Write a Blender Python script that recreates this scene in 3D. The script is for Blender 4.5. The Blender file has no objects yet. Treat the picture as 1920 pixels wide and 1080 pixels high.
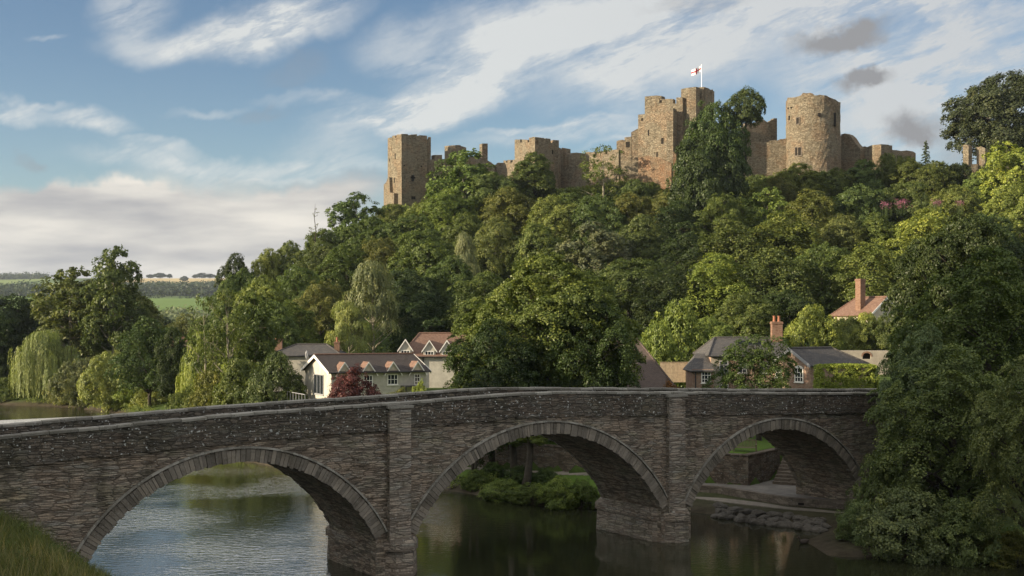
import bpy, math, random
import numpy as np
from mathutils import Vector, Matrix
R = math.radians
random.seed(7)
C = bpy.context.scene.collection
SC = bpy.context.scene

# ------------------------------------------------------------------ camera
CAMZ, F, HX, HY = 11.6, 2300.0, 960.0, 610.0
cam = bpy.data.objects.new("camera", bpy.data.cameras.new("camera"))
C.objects.link(cam)
cam.location = (0, 0, CAMZ)
cam.rotation_euler = (R(90), 0, 0)
cam.data.sensor_width = 36
cam.data.lens = 36 * F / 1920
cam.data.shift_y = 70 / 1920
cam.data.clip_start = 0.5
cam.data.clip_end = 20000
SC.camera = cam

# ------------------------------------------------------------------ sun, sky, exposure
SUN_EL = 16.0
SV = Vector((-0.95 * math.cos(R(SUN_EL)), -0.31 * math.cos(R(SUN_EL)), math.sin(R(SUN_EL)))).normalized()
sl = bpy.data.lights.new("sun", 'SUN'); sl.energy = 5.0; sl.angle = R(0.5); sl.color = (1.0, 0.85, 0.63)
so = bpy.data.objects.new("sun", sl); C.objects.link(so)
so.rotation_euler = SV.to_track_quat('Z', 'Y').to_euler()
so.location = (-60, 0, 90)
SC.view_settings.view_transform = 'Standard'
SC.view_settings.look = 'None'
SC.view_settings.exposure = 0.95
SC.view_settings.gamma = 1.0
SC.cycles.max_bounces = 6
SC.cycles.diffuse_bounces = 3
SC.cycles.glossy_bounces = 3
SC.cycles.transmission_bounces = 3
SC.cycles.transparent_max_bounces = 4
SC.cycles.volume_bounces = 0
SC.cycles.use_denoising = True
SC.cycles.denoising_input_passes = 'RGB_ALBEDO_NORMAL'
SC.render.filter_size = 1.1

class NT:
    """small helper for writing node trees"""
    def __init__(s, tree): s.t = tree; s.n = tree.nodes; s.l = tree.links
    def node(s, typ, **kw):
        nd = s.n.new(typ)
        for k, v in kw.items():
            if k in nd.inputs.keys() if isinstance(k, str) else False: s.put(nd.inputs[k], v)
            else: setattr(nd, k, v)
        return nd
    def put(s, sock, v):
        if isinstance(v, bpy.types.NodeSocket): s.l.new(v, sock)
        elif isinstance(v, (tuple, list)) and len(v) == 3 and sock.type == 'RGBA': sock.default_value = (*v, 1)
        else: sock.default_value = v
    def math(s, op, a, b=0.0, clamp=False, c=None):
        nd = s.n.new('ShaderNodeMath'); nd.operation = op; nd.use_clamp = clamp
        s.put(nd.inputs[0], a); s.put(nd.inputs[1], b)
        if c is not None: s.put(nd.inputs[2], c)
        return nd.outputs[0]
    def vmath(s, op, a, b=None, scale=None):
        nd = s.n.new('ShaderNodeVectorMath'); nd.operation = op
        s.put(nd.inputs[0], a)
        if b is not None: s.put(nd.inputs[1], b)
        if scale is not None: s.put(nd.inputs['Scale'], scale)
        return nd.outputs['Value'] if op in ('LENGTH', 'DOT_PRODUCT') else nd.outputs[0]
    def mix(s, fac, a, b, typ='MIX'):
        nd = s.n.new('ShaderNodeMix'); nd.data_type = 'RGBA'; nd.blend_type = typ; nd.clamp_factor = True
        s.put(nd.inputs[0], fac); s.put(nd.inputs[6], a); s.put(nd.inputs[7], b)
        return nd.outputs[2]
    def ramp(s, fac, stops, interp='LINEAR'):
        nd = s.n.new('ShaderNodeValToRGB'); cr = nd.color_ramp; cr.interpolation = interp
        while len(cr.elements) > 1: cr.elements.remove(cr.elements[-1])
        for i, (p, c) in enumerate(stops):
            e = cr.elements[0] if i == 0 else cr.elements.new(p)
            e.position = p
            e.color = (c, c, c, 1) if isinstance(c, (int, float)) else (*c, 1)
        s.put(nd.inputs[0], fac)
        return nd.outputs[0]
    def noise(s, vec, scale, detail=4, rough=0.55, dist=0.0, out='Fac'):
        nd = s.n.new('ShaderNodeTexNoise')
        if vec is not None: s.put(nd.inputs['Vector'], vec)
        nd.inputs['Scale'].default_value = scale; nd.inputs['Detail'].default_value = detail
        nd.inputs['Roughness'].default_value = rough; nd.inputs['Distortion'].default_value = dist
        return nd.outputs[0] if out == 'Fac' else nd.outputs[1]
    def mapping(s, vec, loc=(0,0,0), rot=(0,0,0), scale=(1,1,1), typ='POINT'):
        nd = s.n.new('ShaderNodeMapping'); nd.vector_type = typ
        s.put(nd.inputs['Vector'], vec)
        nd.inputs['Location'].default_value = loc; nd.inputs['Rotation'].default_value = rot; nd.inputs['Scale'].default_value = scale
        return nd.outputs[0]
    def smooth(s, v, a, b, lo=0.0, hi=1.0):
        nd = s.n.new('ShaderNodeMapRange'); nd.interpolation_type = 'SMOOTHSTEP'
        s.put(nd.inputs['Value'], v)
        nd.inputs['From Min'].default_value = a; nd.inputs['From Max'].default_value = b
        nd.inputs['To Min'].default_value = lo; nd.inputs['To Max'].default_value = hi
        return nd.outputs[0]

def build_world():
    w = bpy.data.worlds.new("World"); SC.world = w; w.use_nodes = True
    k = NT(w.node_tree); k.n.clear()
    out = k.n.new('ShaderNodeOutputWorld'); bg = k.n.new('ShaderNodeBackground')
    k.l.new(bg.outputs[0], out.inputs[0])
    sky = k.n.new('ShaderNodeTexSky'); sky.sky_type = 'NISHITA'; sky.sun_disc = False
    sky.sun_elevation = R(SUN_EL)
    sky.sun_rotation = math.atan2(SV.x, SV.y)
    sky.air_density = 1.0; sky.dust_density = 1.2; sky.ozone_density = 1.0
    tc = k.n.new('ShaderNodeTexCoord'); D = tc.outputs['Generated']
    sep = k.n.new('ShaderNodeSeparateXYZ'); k.l.new(D, sep.inputs[0])
    yy = k.math('MAXIMUM', sep.outputs[1], 0.02)
    u = k.math('DIVIDE', sep.outputs[0], yy); v = k.math('DIVIDE', sep.outputs[2], yy)
    cmb = k.n.new('ShaderNodeCombineXYZ'); k.l.new(u, cmb.inputs[0]); k.l.new(v, cmb.inputs[1])
    P0 = cmb.outputs[0]
    def warp(P, scale, amp, rot=0.0, st=(1,1,1)):
        nz = k.noise(k.mapping(P, rot=(0,0,rot), scale=st), scale, 5, 0.6, out='Color')
        o = k.vmath('SUBTRACT', nz, (0.5,0.5,0.5))
        return k.vmath('ADD', P, k.vmath('SCALE', o, scale=amp))
    P = warp(P0, 8.0, 0.075)
    def px(x, y): return ((x - HX) / F, (HY - y) / F, 0)
    def streak(x0, y0, x1, y1, wpx, inten, soft=0.15, src=None):
        a = px(x0, y0); b = px(x1, y1)
        cx, cy = (a[0]+b[0])/2, (a[1]+b[1])/2
        L = math.hypot(b[0]-a[0], b[1]-a[1])/2 ; ang = math.atan2(b[1]-a[1], b[0]-a[0])
        m = k.mapping(src or P, loc=(cx, cy, 0), rot=(0,0,ang), scale=(L, wpx/F, 1), typ='TEXTURE')
        d = k.vmath('LENGTH', m)
        return k.math('MULTIPLY', k.smooth(d, 1.2, soft, 0, 1), inten)
    def total(lst):
        acc = lst[0]
        for q in lst[1:]: acc = k.math('ADD', acc, q)
        return acc
    S = [  # x0,y0,x1,y1,width,intensity : high cirrus streaks
        (290,115,700,-15,62,1.25), (420,60,600,10,50,.35), (180,40,330,-30,90,.6), (640,110,860,60,60,.5), (180,95,420,95,45,.45),
        (560,250,920,195,46,1.2), (700,225,1040,70,85,1.15), (880,110,1500,-20,125,1.05), (1000,190,1480,80,70,.6),
        (780,70,1180,20,70,.55), (470,205,720,190,18,.35), (820,290,1260,215,26,.5),
        (-60,165,120,215,22,.75), (90,215,255,250,22,.85), (120,290,420,330,30,.55), (280,325,760,318,26,.7),
        (500,285,740,290,30,.35), (330,355,420,345,16,.4), (1050,240,1480,230,60,.35),
        (1350,60,2100,60,190,.95), (1450,240,2000,200,150,.9), (1250,10,1900,-60,90,.7), (40,60,140,65,8,.35),
        (700,140,860,120,16,.4), (300,235,470,215,10,.3), (180,265,420,305,14,.45), (640,330,900,300,16,.4), (860,265,1190,205,9,.55), (0,150,60,175,10,.5), (60,190,160,205,8,.4), (380,345,620,335,9,.5), (1080,285,1260,240,12,.4)]
    cir = total([streak(*q) for q in S])
    # fibres that run with the streaks
    fib = k.noise(warp(k.mapping(P0, rot=(0,0,R(20)), scale=(1/2.6, 1/10, 1), typ='TEXTURE'), 3.0, 0.6), 2.6, 8, 0.62)
    fib2 = k.noise(warp(P0, 14, 0.06), 20.0, 6, 0.6)
    fm = k.smooth(fib, 0.30, 0.64, 0.22, 1.3)
    fm = k.math('MULTIPLY', fm, k.smooth(fib2, 0.25, 0.7, 0.72, 1.12))
    cir = k.math('MULTIPLY', cir, fm, clamp=True)
    cir = k.math('MULTIPLY', cir, 0.88)
    # low bank of soft cloud over the left horizon
    B = [(-400,480,900,470,95,1.3), (-300,400,760,390,60,.95), (-80,360,330,375,32,.9), (480,380,760,355,36,.65), (-1400,500,3600,500,70,.9)]
    bank = total([streak(*q, soft=0.35) for q in B])
    bn = k.noise(warp(k.mapping(P0, scale=(1.5,7,1)), 3.0, .4), 3.2, 7, 0.58)
    bank = k.math('MULTIPLY', bank, k.smooth(bn, 0.2, 0.55, 0.72, 1.15), clamp=True)
    # grey cumulus fragments on the right
    G = [(1470,95,1680,50,30,1.1), (1565,160,1680,140,26,1.3), (1640,255,1780,235,40,1.1), (1720,300,1900,270,50,.45),
         (1200,5,1420,5,18,.3), (490,150,620,120,26,.25), (20,300,90,310,16,.4), (430,215,560,190,12,.2)]
    Pg = warp(P0, 22.0, 0.05)
    grey = total([streak(*q, soft=0.3, src=Pg) for q in G])
    grey = k.math('MULTIPLY', grey, k.smooth(fib2, 0.3, 0.6, 0.6, 1.1), clamp=True)
    # everything overhead and behind: broken cloud on a plane, brightened to add fill light
    zz = k.math('MAXIMUM', sep.outputs[2], 0.05)
    c2 = k.n.new('ShaderNodeCombineXYZ')
    k.l.new(k.math('DIVIDE', sep.outputs[0], zz), c2.inputs[0]); k.l.new(k.math('DIVIDE', sep.outputs[1], zz), c2.inputs[1])
    gen = k.noise(k.mapping(c2.outputs[0], rot=(0,0,0.6), scale=(0.35,1.1,1)), 0.9, 7, 0.6, 0.6)
    gen = k.smooth(gen, 0.34, 0.62, 0, 0.9)
    front = k.smooth(k.math('DIVIDE', sep.outputs[2], k.math('MAXIMUM', sep.outputs[1], .001)), 0.27, 0.36, 0, 1)
    gen = k.math('MULTIPLY', gen, front)
    base = k.vmath('SCALE', sky.outputs[0], scale=SKY)
    base = k.mix(1.0, base, k.mix(k.smooth(v, .03, .28), (0.70,0.78,0.86), (0.50,0.585,0.69)), 'MULTIPLY')
    bankcol = k.mix(k.smooth(k.noise(k.mapping(P0, loc=(.3,.2,0), scale=(1.2,6,1)), 4, 5, .5), .3, .68), (0.205,0.208,0.218), (0.46,0.435,0.39))
    cloudc = k.mix(k.smooth(u, -.1, .45), (0.40, 0.405, 0.395), (0.33, 0.335, 0.335))
    # unseen bright cloud above the frame, added to brighten the water and the fill
    hi = k.math('MULTIPLY', streak(-250, -520, 900, -560, 560, 1.25, soft=.45), k.smooth(v, .275, .34))
    hi = k.math('MULTIPLY', hi, k.smooth(fib, .25, .6, .6, 1.1), clamp=True)
    col = k.mix(hi, k.mix(gen, k.mix(cir, base, cloudc), (0.80, 0.78, 0.74)), (1.3, 1.32, 1.35))
    col = k.mix(bank, col, bankcol)
    col = k.mix(grey, col, (0.165, 0.168, 0.175))
    # ground side of the sky is plain
    below = k.smooth(sep.outputs[2], -0.02, 0.0)
    col = k.mix(below, (0.06,0.07,0.05), col)
    k.l.new(col, bg.inputs[0]); bg.inputs[1].default_value = 1.0
SKY = 0.096
build_world()
SC.world.cycles.sampling_method = 'MANUAL'; SC.world.cycles.sample_map_resolution = 256

# ------------------------------------------------------------------ helpers
def tag(o, label=None, cat=None, group=None, kind=None):
    if label: o['label'] = label
    if cat: o['category'] = cat
    if group: o['group'] = group
    if kind: o['kind'] = kind
    return o

def empty(name, loc=(0,0,0), rz=0, label=None, cat=None, group=None):
    o = bpy.data.objects.new(name, None); C.objects.link(o)
    o.location = loc; o.rotation_euler = (0,0,rz); o.empty_display_size = 0.5
    return tag(o, label, cat, group)

def link(name, me, parent=None):
    o = bpy.data.objects.new(name, me); C.objects.link(o)
    if parent is not None: o.parent = parent
    return o

def raw_mesh(name, V, Q, mat=None, tone=None, smooth=False):
    """quads from numpy arrays"""
    me = bpy.data.meshes.new(name)
    V = np.asarray(V, np.float32); Q = np.asarray(Q, np.int32)
    k = Q.shape[1]
    me.vertices.add(len(V)); me.vertices.foreach_set("co", V.ravel())
    me.loops.add(Q.size); me.loops.foreach_set("vertex_index", Q.ravel())
    me.polygons.add(len(Q))
    me.polygons.foreach_set("loop_start", np.arange(0, Q.size, k, dtype=np.int32))
    me.polygons.foreach_set("loop_total", np.full(len(Q), k, np.int32))
    if smooth: me.polygons.foreach_set("use_smooth", np.ones(len(Q), bool))
    me.update(calc_edges=True)
    if tone is not None:
        a = me.attributes.new("tone", 'FLOAT', 'POINT'); a.data.foreach_set("value", np.asarray(tone, np.float32))
    if mat: me.materials.append(mat)
    return me

class MB:
    def __init__(s): s.v = []; s.f = []; s.uv = {}
    def add(s, vs, fs, uvs=None):
        o = len(s.v); s.v += [tuple(p) for p in vs]
        for i, f in enumerate(fs):
            if uvs: s.uv[len(s.f)] = uvs[i]
            s.f.append(tuple(o + j for j in f))
        return s
    def quad(s, a, b, c, d, uv=None): return s.add([a,b,c,d], [(0,1,2,3)], [uv] if uv else None)
    def poly(s, pts): return s.add(pts, [tuple(range(len(pts)))])
    def box(s, x0, x1, y0, y1, z0, z1, M=None):
        vs = [(x,y,z) for z in (z0,z1) for (x,y) in ((x0,y0),(x1,y0),(x1,y1),(x0,y1))]
        if M is not None: vs = [tuple(M @ Vector(p)) for p in vs]
        return s.add(vs, [(3,2,1,0),(4,5,6,7),(0,1,5,4),(1,2,6,5),(2,3,7,6),(3,0,4,7)])
    def prism(s, pts, z0, z1, z1s=None):
        n = len(pts)
        vs = [(x,y,z0) for x,y in pts] + [(x,y,(z1s[i] if z1s else z1)) for i,(x,y) in enumerate(pts)]
        fs = [tuple(range(n-1,-1,-1)), tuple(range(n,2*n))] + [(i,(i+1)%n,n+(i+1)%n,n+i) for i in range(n)]
        return s.add(vs, fs)
    def frustum(s, pts, z0, pts1, z1):
        n = len(pts)
        vs = [(x,y,z0) for x,y in pts] + [(x,y,z1) for x,y in pts1]
        fs = [tuple(range(n-1,-1,-1)), tuple(range(n,2*n))] + [(i,(i+1)%n,n+(i+1)%n,n+i) for i in range(n)]
        return s.add(vs, fs)
    def slab(s, pts, th):
        """a plane polygon given thickness th along -normal"""
        p = [Vector(q) for q in pts]; n = (p[1]-p[0]).cross(p[2]-p[0]).normalized()
        if n.z < 0: p.reverse(); n = -n
        k = len(p); low = [q - n*th for q in p]
        fs = [tuple(range(k)), tuple(range(2*k-1,k-1,-1))] + [(i,k+i,k+(i+1)%k,(i+1)%k) for i in range(k)]
        return s.add(p+low, fs)
    def tube(s, pts, rad, n=8):
        pts = [Vector(p) for p in pts]; base = len(s.v); k = len(pts)
        if not isinstance(rad, (list,tuple)): rad = [rad]*k
        ref = Vector((0.3,0.9,0.1))
        for i, p in enumerate(pts):
            d = (pts[min(i+1,k-1)] - pts[max(i-1,0)]).normalized()
            a = d.cross(ref)
            if a.length < 1e-3: a = d.cross(Vector((1,0,0)))
            a.normalize(); b = d.cross(a)
            for j in range(n):
                t = 2*math.pi*j/n
                s.v.append(tuple(p + (a*math.cos(t)+b*math.sin(t))*rad[i]))
        for i in range(k-1):
            for j in range(n):
                s.f.append((base+i*n+j, base+i*n+(j+1)%n, base+(i+1)*n+(j+1)%n, base+(i+1)*n+j))
        s.f.append(tuple(base+j for j in range(n-1,-1,-1))); s.f.append(tuple(base+(k-1)*n+j for j in range(n)))
        return s
    def build(s, name, mat=None, parent=None, smooth=False, uv=True, label=None):
        me = bpy.data.meshes.new(name); me.from_pydata(s.v, [], s.f); me.update()
        if mat: me.materials.append(mat)
        if uv:
            L = me.uv_layers.new(name="UVMap")
            for p in me.polygons:
                if p.index in s.uv:
                    for li, q in zip(p.loop_indices, s.uv[p.index]): L.data[li].uv = q
                    continue
                n = p.normal
                if abs(n.z) > 0.92: t = Vector((1,0,0)); b = Vector((0,1,0))
                else: t = Vector((-n.y, n.x, 0)).normalized(); b = n.cross(t)
                for li in p.loop_indices:
                    c = me.vertices[me.loops[li].vertex_index].co
                    L.data[li].uv = (c.dot(t), c.dot(b) if abs(n.z) > 0.3 else c.z)
        if smooth:
            for p in me.polygons: p.use_smooth = True
        o = link(name, me, parent)
        if label: o['label'] = label
        return o

def PX(px, Y): return (px - HX) / F * Y
def PZ(py, Y): return CAMZ - (py - HY) / F * Y
def PT(px, py, Y): return (PX(px, Y), Y, PZ(py, Y))

# ------------------------------------------------------------------ materials
MATS = {}
def newmat(name):
    m = bpy.data.materials.new(name); m.use_nodes = True; MATS[name] = m
    k = NT(m.node_tree); k.n.clear()
    out = k.n.new('ShaderNodeOutputMaterial')
    return m, k, out
def bsdf(k, out, col, rough=0.8, spec=0.3, bump=None, bstr=0.5, bdist=0.02, metal=0.0):
    b = k.n.new('ShaderNodeBsdfPrincipled'); k.put(b.inputs['Base Color'], col); k.put(b.inputs['Roughness'], rough)
    b.inputs['Specular IOR Level'].default_value = spec; b.inputs['Metallic'].default_value = metal
    if bump is not None:
        bp = k.n.new('ShaderNodeBump'); bp.inputs['Strength'].default_value = bstr; bp.inputs['Distance'].default_value = bdist
        k.put(bp.inputs['Height'], bump); k.l.new(bp.outputs[0], b.inputs['Normal'])
    k.l.new(b.outputs[0], out.inputs[0]); return b

def masonry(name, cols, bw, bh, mortar_col, lichen=0.0, red=0.0, contrast=1.0, bump=1.0, bdist=0.05, warpamp=0.10, stain=0.5, moss=0.0, brickw=.55, patchy=0.0, speck=0.0):
    m, k, out = newmat(name)
    uv = k.n.new('ShaderNodeUVMap').outputs[0]
    geo = k.n.new('ShaderNodeNewGeometry').outputs['Position']
    nz = k.noise(k.mapping(uv, scale=(0.5,1,1)), 1.3/bw*0.5, 3, 0.6, out='Color')
    w = k.vmath('ADD', uv, k.vmath('SCALE', k.vmath('SUBTRACT', nz, (.5,.5,.5)), scale=warpamp))
    br = k.n.new('ShaderNodeTexBrick'); k.put(br.inputs['Vector'], w)
    br.inputs['Scale'].default_value = 1.0; br.inputs['Brick Width'].default_value = bw; br.inputs['Row Height'].default_value = bh
    br.inputs['Mortar Size'].default_value = bh*0.10; br.inputs['Mortar Smooth'].default_value = 0.6; br.inputs['Bias'].default_value = 0.0
    br.offset = 0.5; br.squash = 1.35; br.squash_frequency = 3
    k.put(br.inputs['Color1'], (0,0,0)); k.put(br.inputs['Color2'], (1,1,1)); k.put(br.inputs['Mortar'], (.5,.5,.5))
    vo = k.n.new('ShaderNodeTexVoronoi'); vo.feature = 'F1'
    k.put(vo.inputs['Vector'], k.mapping(w, scale=(0.75/bw, 0.9/bh, 1))); vo.inputs['Scale'].default_value = 1.0
    sepc = k.n.new('ShaderNodeSeparateColor'); k.l.new(vo.outputs['Color'], sepc.inputs[0])
    sb = k.n.new('ShaderNodeSeparateColor'); k.l.new(br.outputs['Color'], sb.inputs[0])
    t = k.math('ADD', k.math('MULTIPLY', sb.outputs[0], .35*brickw), k.math('MULTIPLY', sepc.outputs[0], 1-.35*brickw))
    big = k.noise(uv, 0.22, 5, 0.6)
    t = k.math('ADD', t, k.math('MULTIPLY', k.math('SUBTRACT', big, .5), 0.9))
    n = len(cols)
    col = k.ramp(t, [((i+.5)/n, c) for i, c in enumerate(cols)])
    fine = k.noise(uv, 14/bw*0.4, 4, .65)
    col = k.mix(0.8*contrast, col, k.ramp(fine, [(.25, .35), (.75, 1.0)]), 'MULTIPLY')
    ve = k.n.new('ShaderNodeTexVoronoi'); ve.feature = 'DISTANCE_TO_EDGE'; ve.inputs['Randomness'].default_value = .78; vo.inputs['Randomness'].default_value = .78
    k.put(ve.inputs['Vector'], k.mapping(w, scale=(0.75/bw, 0.9/bh, 1))); ve.inputs['Scale'].default_value = 1.0
    edge = k.smooth(ve.outputs['Distance'], .10, .02)
    joint = k.math('MAXIMUM', k.math('MULTIPLY', br.outputs['Fac'], brickw), k.math('MULTIPLY', edge, .8))
    col = k.mix(k.math('MULTIPLY', joint, 0.8), col, mortar_col)
    if patchy:
        pn = k.noise(k.mapping(uv, scale=(.55,1,1)), .9, 5, .65)
        col = k.mix(patchy, col, k.mix(1.0, col, k.ramp(pn, [(.30,(.80,.76,.72)),(.42,(1.02,.92,.84)),(.52,(1.0,1.0,.98)),(.62,(.82,.87,.76)),(.74,(1.35,1.25,1.0))]), 'MULTIPLY'))
    if red:
        sp = k.n.new('ShaderNodeSeparateXYZ'); k.l.new(geo, sp.inputs[0])
        rm = k.noise(uv, .35, 4, .6)
        col = k.mix(k.math('MULTIPLY', k.smooth(rm, .45, .62), red), col, k.mix(1.0, col, (1.15,.78,.6), 'MULTIPLY'))
    st = k.noise(k.mapping(uv, scale=(1, .3, 1)), 1.1, 6, .65)
    col = k.mix(k.smooth(st, .48, .72, 0, stain), col, k.mix(1.0, col, (.38,.37,.34), 'MULTIPLY'))
    if moss:
        mo = k.noise(uv, 1.7, 6, .7)
        col = k.mix(k.smooth(mo, .55, .7, 0, moss), col, (.045,.05,.02))
    if lichen:
        l1 = k.noise(uv, 9.0, 5, .75); l2 = k.noise(uv, .9, 4, .6)
        lm = k.math('MULTIPLY', k.smooth(l1, .60, .68), k.smooth(l2, .42, .60))
        l3 = k.n.new('ShaderNodeTexVoronoi'); k.put(l3.inputs['Vector'], uv); l3.inputs['Scale'].default_value = 5.5
        spot = k.smooth(k.math('ADD', l3.outputs['Distance'], k.math('MULTIPLY', k.noise(uv, 20, 3), .12)), .27, .17)
        sc_ = k.n.new('ShaderNodeSeparateColor'); k.l.new(l3.outputs['Color'], sc_.inputs[0])
        spot = k.math('MULTIPLY', spot, k.smooth(sc_.outputs[0], .60, .64))
        lm = k.math('MAXIMUM', lm, spot)
        col = k.mix(k.math('MULTIPLY', lm, lichen*.7, clamp=True), col, (.52,.52,.47))
        if speck:
            s1 = k.noise(uv, 6.5, 2, .5); s2 = k.noise(uv, .7, 4, .6)
            col = k.mix(k.math('MULTIPLY', k.smooth(s1, .63, .68), k.smooth(s2, .40, .55)), col, (.60,.60,.56))
    h = k.math('SUBTRACT', k.math('ADD', k.math('MULTIPLY', sepc.outputs[1], .5), k.math('MULTIPLY', fine, .5)), k.math('MULTIPLY', joint, .9))
    bsdf(k, out, col, 0.92, 0.15, bump=h, bstr=bump, bdist=bdist)
    return m

M_bridge = masonry("bridge_rubble", [(.20,.168,.134),(.325,.268,.212),(.44,.365,.288),(.52,.435,.335),(.385,.350,.298)], .44, .088, (.088,.075,.062), lichen=.5, bump=1.0, bdist=.06, warpamp=.07, stain=.6, moss=.22, patchy=.75)
M_parapet = masonry("parapet_rubble", [(.125,.108,.088),(.19,.160,.128),(.26,.215,.170),(.21,.19,.16)], .36, .11, (.060,.052,.043), lichen=1.6, bump=1.0, bdist=.07, warpamp=.12, stain=.7, moss=.3, patchy=.6, speck=1.0)
M_pilaster = masonry("pilaster_stone", [(.27,.230,.188),(.39,.330,.268),(.50,.425,.340),(.42,.385,.335)], .55, .12, (.12,.10,.082), lichen=.5, bump=1.0, bdist=.06, warpamp=.05, stain=.55, moss=.2, patchy=.6)
def blockstone(name, cols, lich):
    m, k, out = newmat(name)
    g = k.n.new('ShaderNodeNewGeometry'); tc = k.n.new('ShaderNodeTexCoord').outputs['Object']
    nz = k.noise(tc, 5.0, 6, .7); n2 = k.noise(tc, .8, 4, .6)
    t = k.math('ADD', k.math('MULTIPLY', g.outputs['Random Per Island'], .6), k.math('MULTIPLY', nz, .5))
    n = len(cols); col = k.ramp(t, [((i+.5)/n, c) for i, c in enumerate(cols)])
    col = k.mix(k.smooth(n2, .45, .7, 0, .6), col, k.mix(1.0, col, (.5,.48,.43), 'MULTIPLY'))
    l1 = k.noise(tc, 11.0, 4, .7); col = k.mix(k.smooth(l1, .60, .68, 0, lich), col, (.42,.42,.38))
    l2 = k.noise(tc, 7.0, 4, .7); col = k.mix(k.smooth(l2, .58, .68, 0, .6), col, (.06,.06,.04))
    bsdf(k, out, col, .92, .15, bump=nz, bstr=.9, bdist=.04); return m
M_vouss = blockstone("arch_stone", [(.085,.074,.060),(.15,.130,.105),(.21,.182,.148),(.26,.222,.175)], .4)
M_coping = blockstone("coping_stone", [(.13,.12,.10),(.21,.195,.165),(.30,.28,.24)], .9)
M_castle = masonry("castle_stone", [(.265,.222,.155),(.395,.332,.232),(.48,.405,.285),(.40,.346,.25)], .34, .17, (.20,.155,.10), lichen=.1, red=.3, bump=1.0, bdist=.16, warpamp=.45, stain=.55)
M_castle_red = masonry("castle_red_stone", [(.30,.205,.13),(.39,.265,.165),(.44,.315,.205),(.37,.29,.19)], .34, .17, (.18,.125,.08), red=.4, bump=1.0, bdist=.15, warpamp=.4, stain=.4)
M_wall = masonry("garden_wall_stone", [(.15,.118,.09),(.22,.172,.13),(.29,.232,.178),(.24,.215,.18)], .36, .14, (.085,.072,.058), lichen=.8, bump=1.0, bdist=.05, warpamp=.15, stain=.5, moss=.3, patchy=.5)
M_quay = masonry("quay_stone", [(.20,.165,.13),(.27,.225,.178),(.32,.27,.215)], .8, .22, (.11,.09,.072), lichen=.4, bump=.7, bdist=.03, warpamp=.12, stain=.6, moss=.3)
M_brick = masonry("red_brick", [(.29,.155,.10),(.37,.21,.14),(.43,.27,.185),(.38,.27,.19)], .23, .078, (.30,.25,.20), bump=.4, bdist=.01, warpamp=.01, stain=.25, brickw=1.0)
M_chim = masonry("chimney_brick", [(.20,.10,.06),(.27,.14,.09),(.30,.18,.12)], .23, .078, (.25,.18,.13), bump=.4, bdist=.01, warpamp=.01, stain=.25, brickw=1.0)

def plain(name, col, rough=.7, var=.25, scale=3.0, bumpd=.01, spec=.3, metal=0.0):
    m, k, out = newmat(name)
    tc = k.n.new('ShaderNodeTexCoord').outputs['Object']
    nz = k.noise(tc, scale, 6, .65)
    c = k.mix(var, col, k.mix(1.0, col, k.ramp(nz, [(.3,.35),(.7,1.15)]), 'MULTIPLY'))
    bsdf(k, out, c, rough, spec, bump=nz, bstr=.4, bdist=bumpd, metal=metal)
    return m
M_render = plain("white_render", (.50,.465,.385), .85, .5, 1.3)
M_cream = plain("cream_render", (.55,.48,.36), .85, .3, 1.5)
M_white = plain("white_paint", (.78,.75,.68), .5, .1, 4)
M_grey_stone = plain("rendered_stone", (.33,.29,.23), .9, .5, 1.2, .03)
M_dark = plain("window_dark", (.012,.012,.013), .9, .2, 2)
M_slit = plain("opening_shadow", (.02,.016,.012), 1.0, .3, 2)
M_pot = plain("terracotta", (.32,.13,.07), .7, .3, 4)
M_lead = plain("lead_flashing", (.30,.30,.30), .5, .3, 2)
M_iron = plain("dark_iron", (.03,.03,.03), .5, .2, 3)
M_pole = plain("white_pole", (.8,.8,.8), .4, .05, 3)
M_wood = plain("weathered_wood", (.20,.155,.105), .8, .6, 9)
M_fence = plain("fence_boards", (.40,.31,.21), .85, .6, 5)
M_lowpath = plain("path_gravel", (.27,.235,.19), .95, .6, 2.2, .02)
M_paving = plain("paving_stone", (.21,.19,.165), .85, .7, 1.3, .02)
M_road = plain("road_asphalt", (.055,.055,.055), .9, .4, 5, .01)
M_rock = plain("rock", (.13,.115,.095), .9, .8, 2.5, .06)
M_duck = plain("duck_feather", (.06,.045,.035), .7, .6, 12)
M_bark = plain("bark", (.060,.050,.036), .95, .8, 3.0, .05)
M_barkl = plain("pale_bark", (.28,.25,.18), .9, .8, 2.0, .04)

def glassmat():
    m, k, out = newmat("window_glass")
    tc = k.n.new('ShaderNodeTexCoord').outputs['Object']
    bsdf(k, out, (.02,.025,.03), .08, .8, bump=k.noise(tc, 2.0, 2), bstr=.05, bdist=.02)
    return m
M_glass = glassmat()

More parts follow.
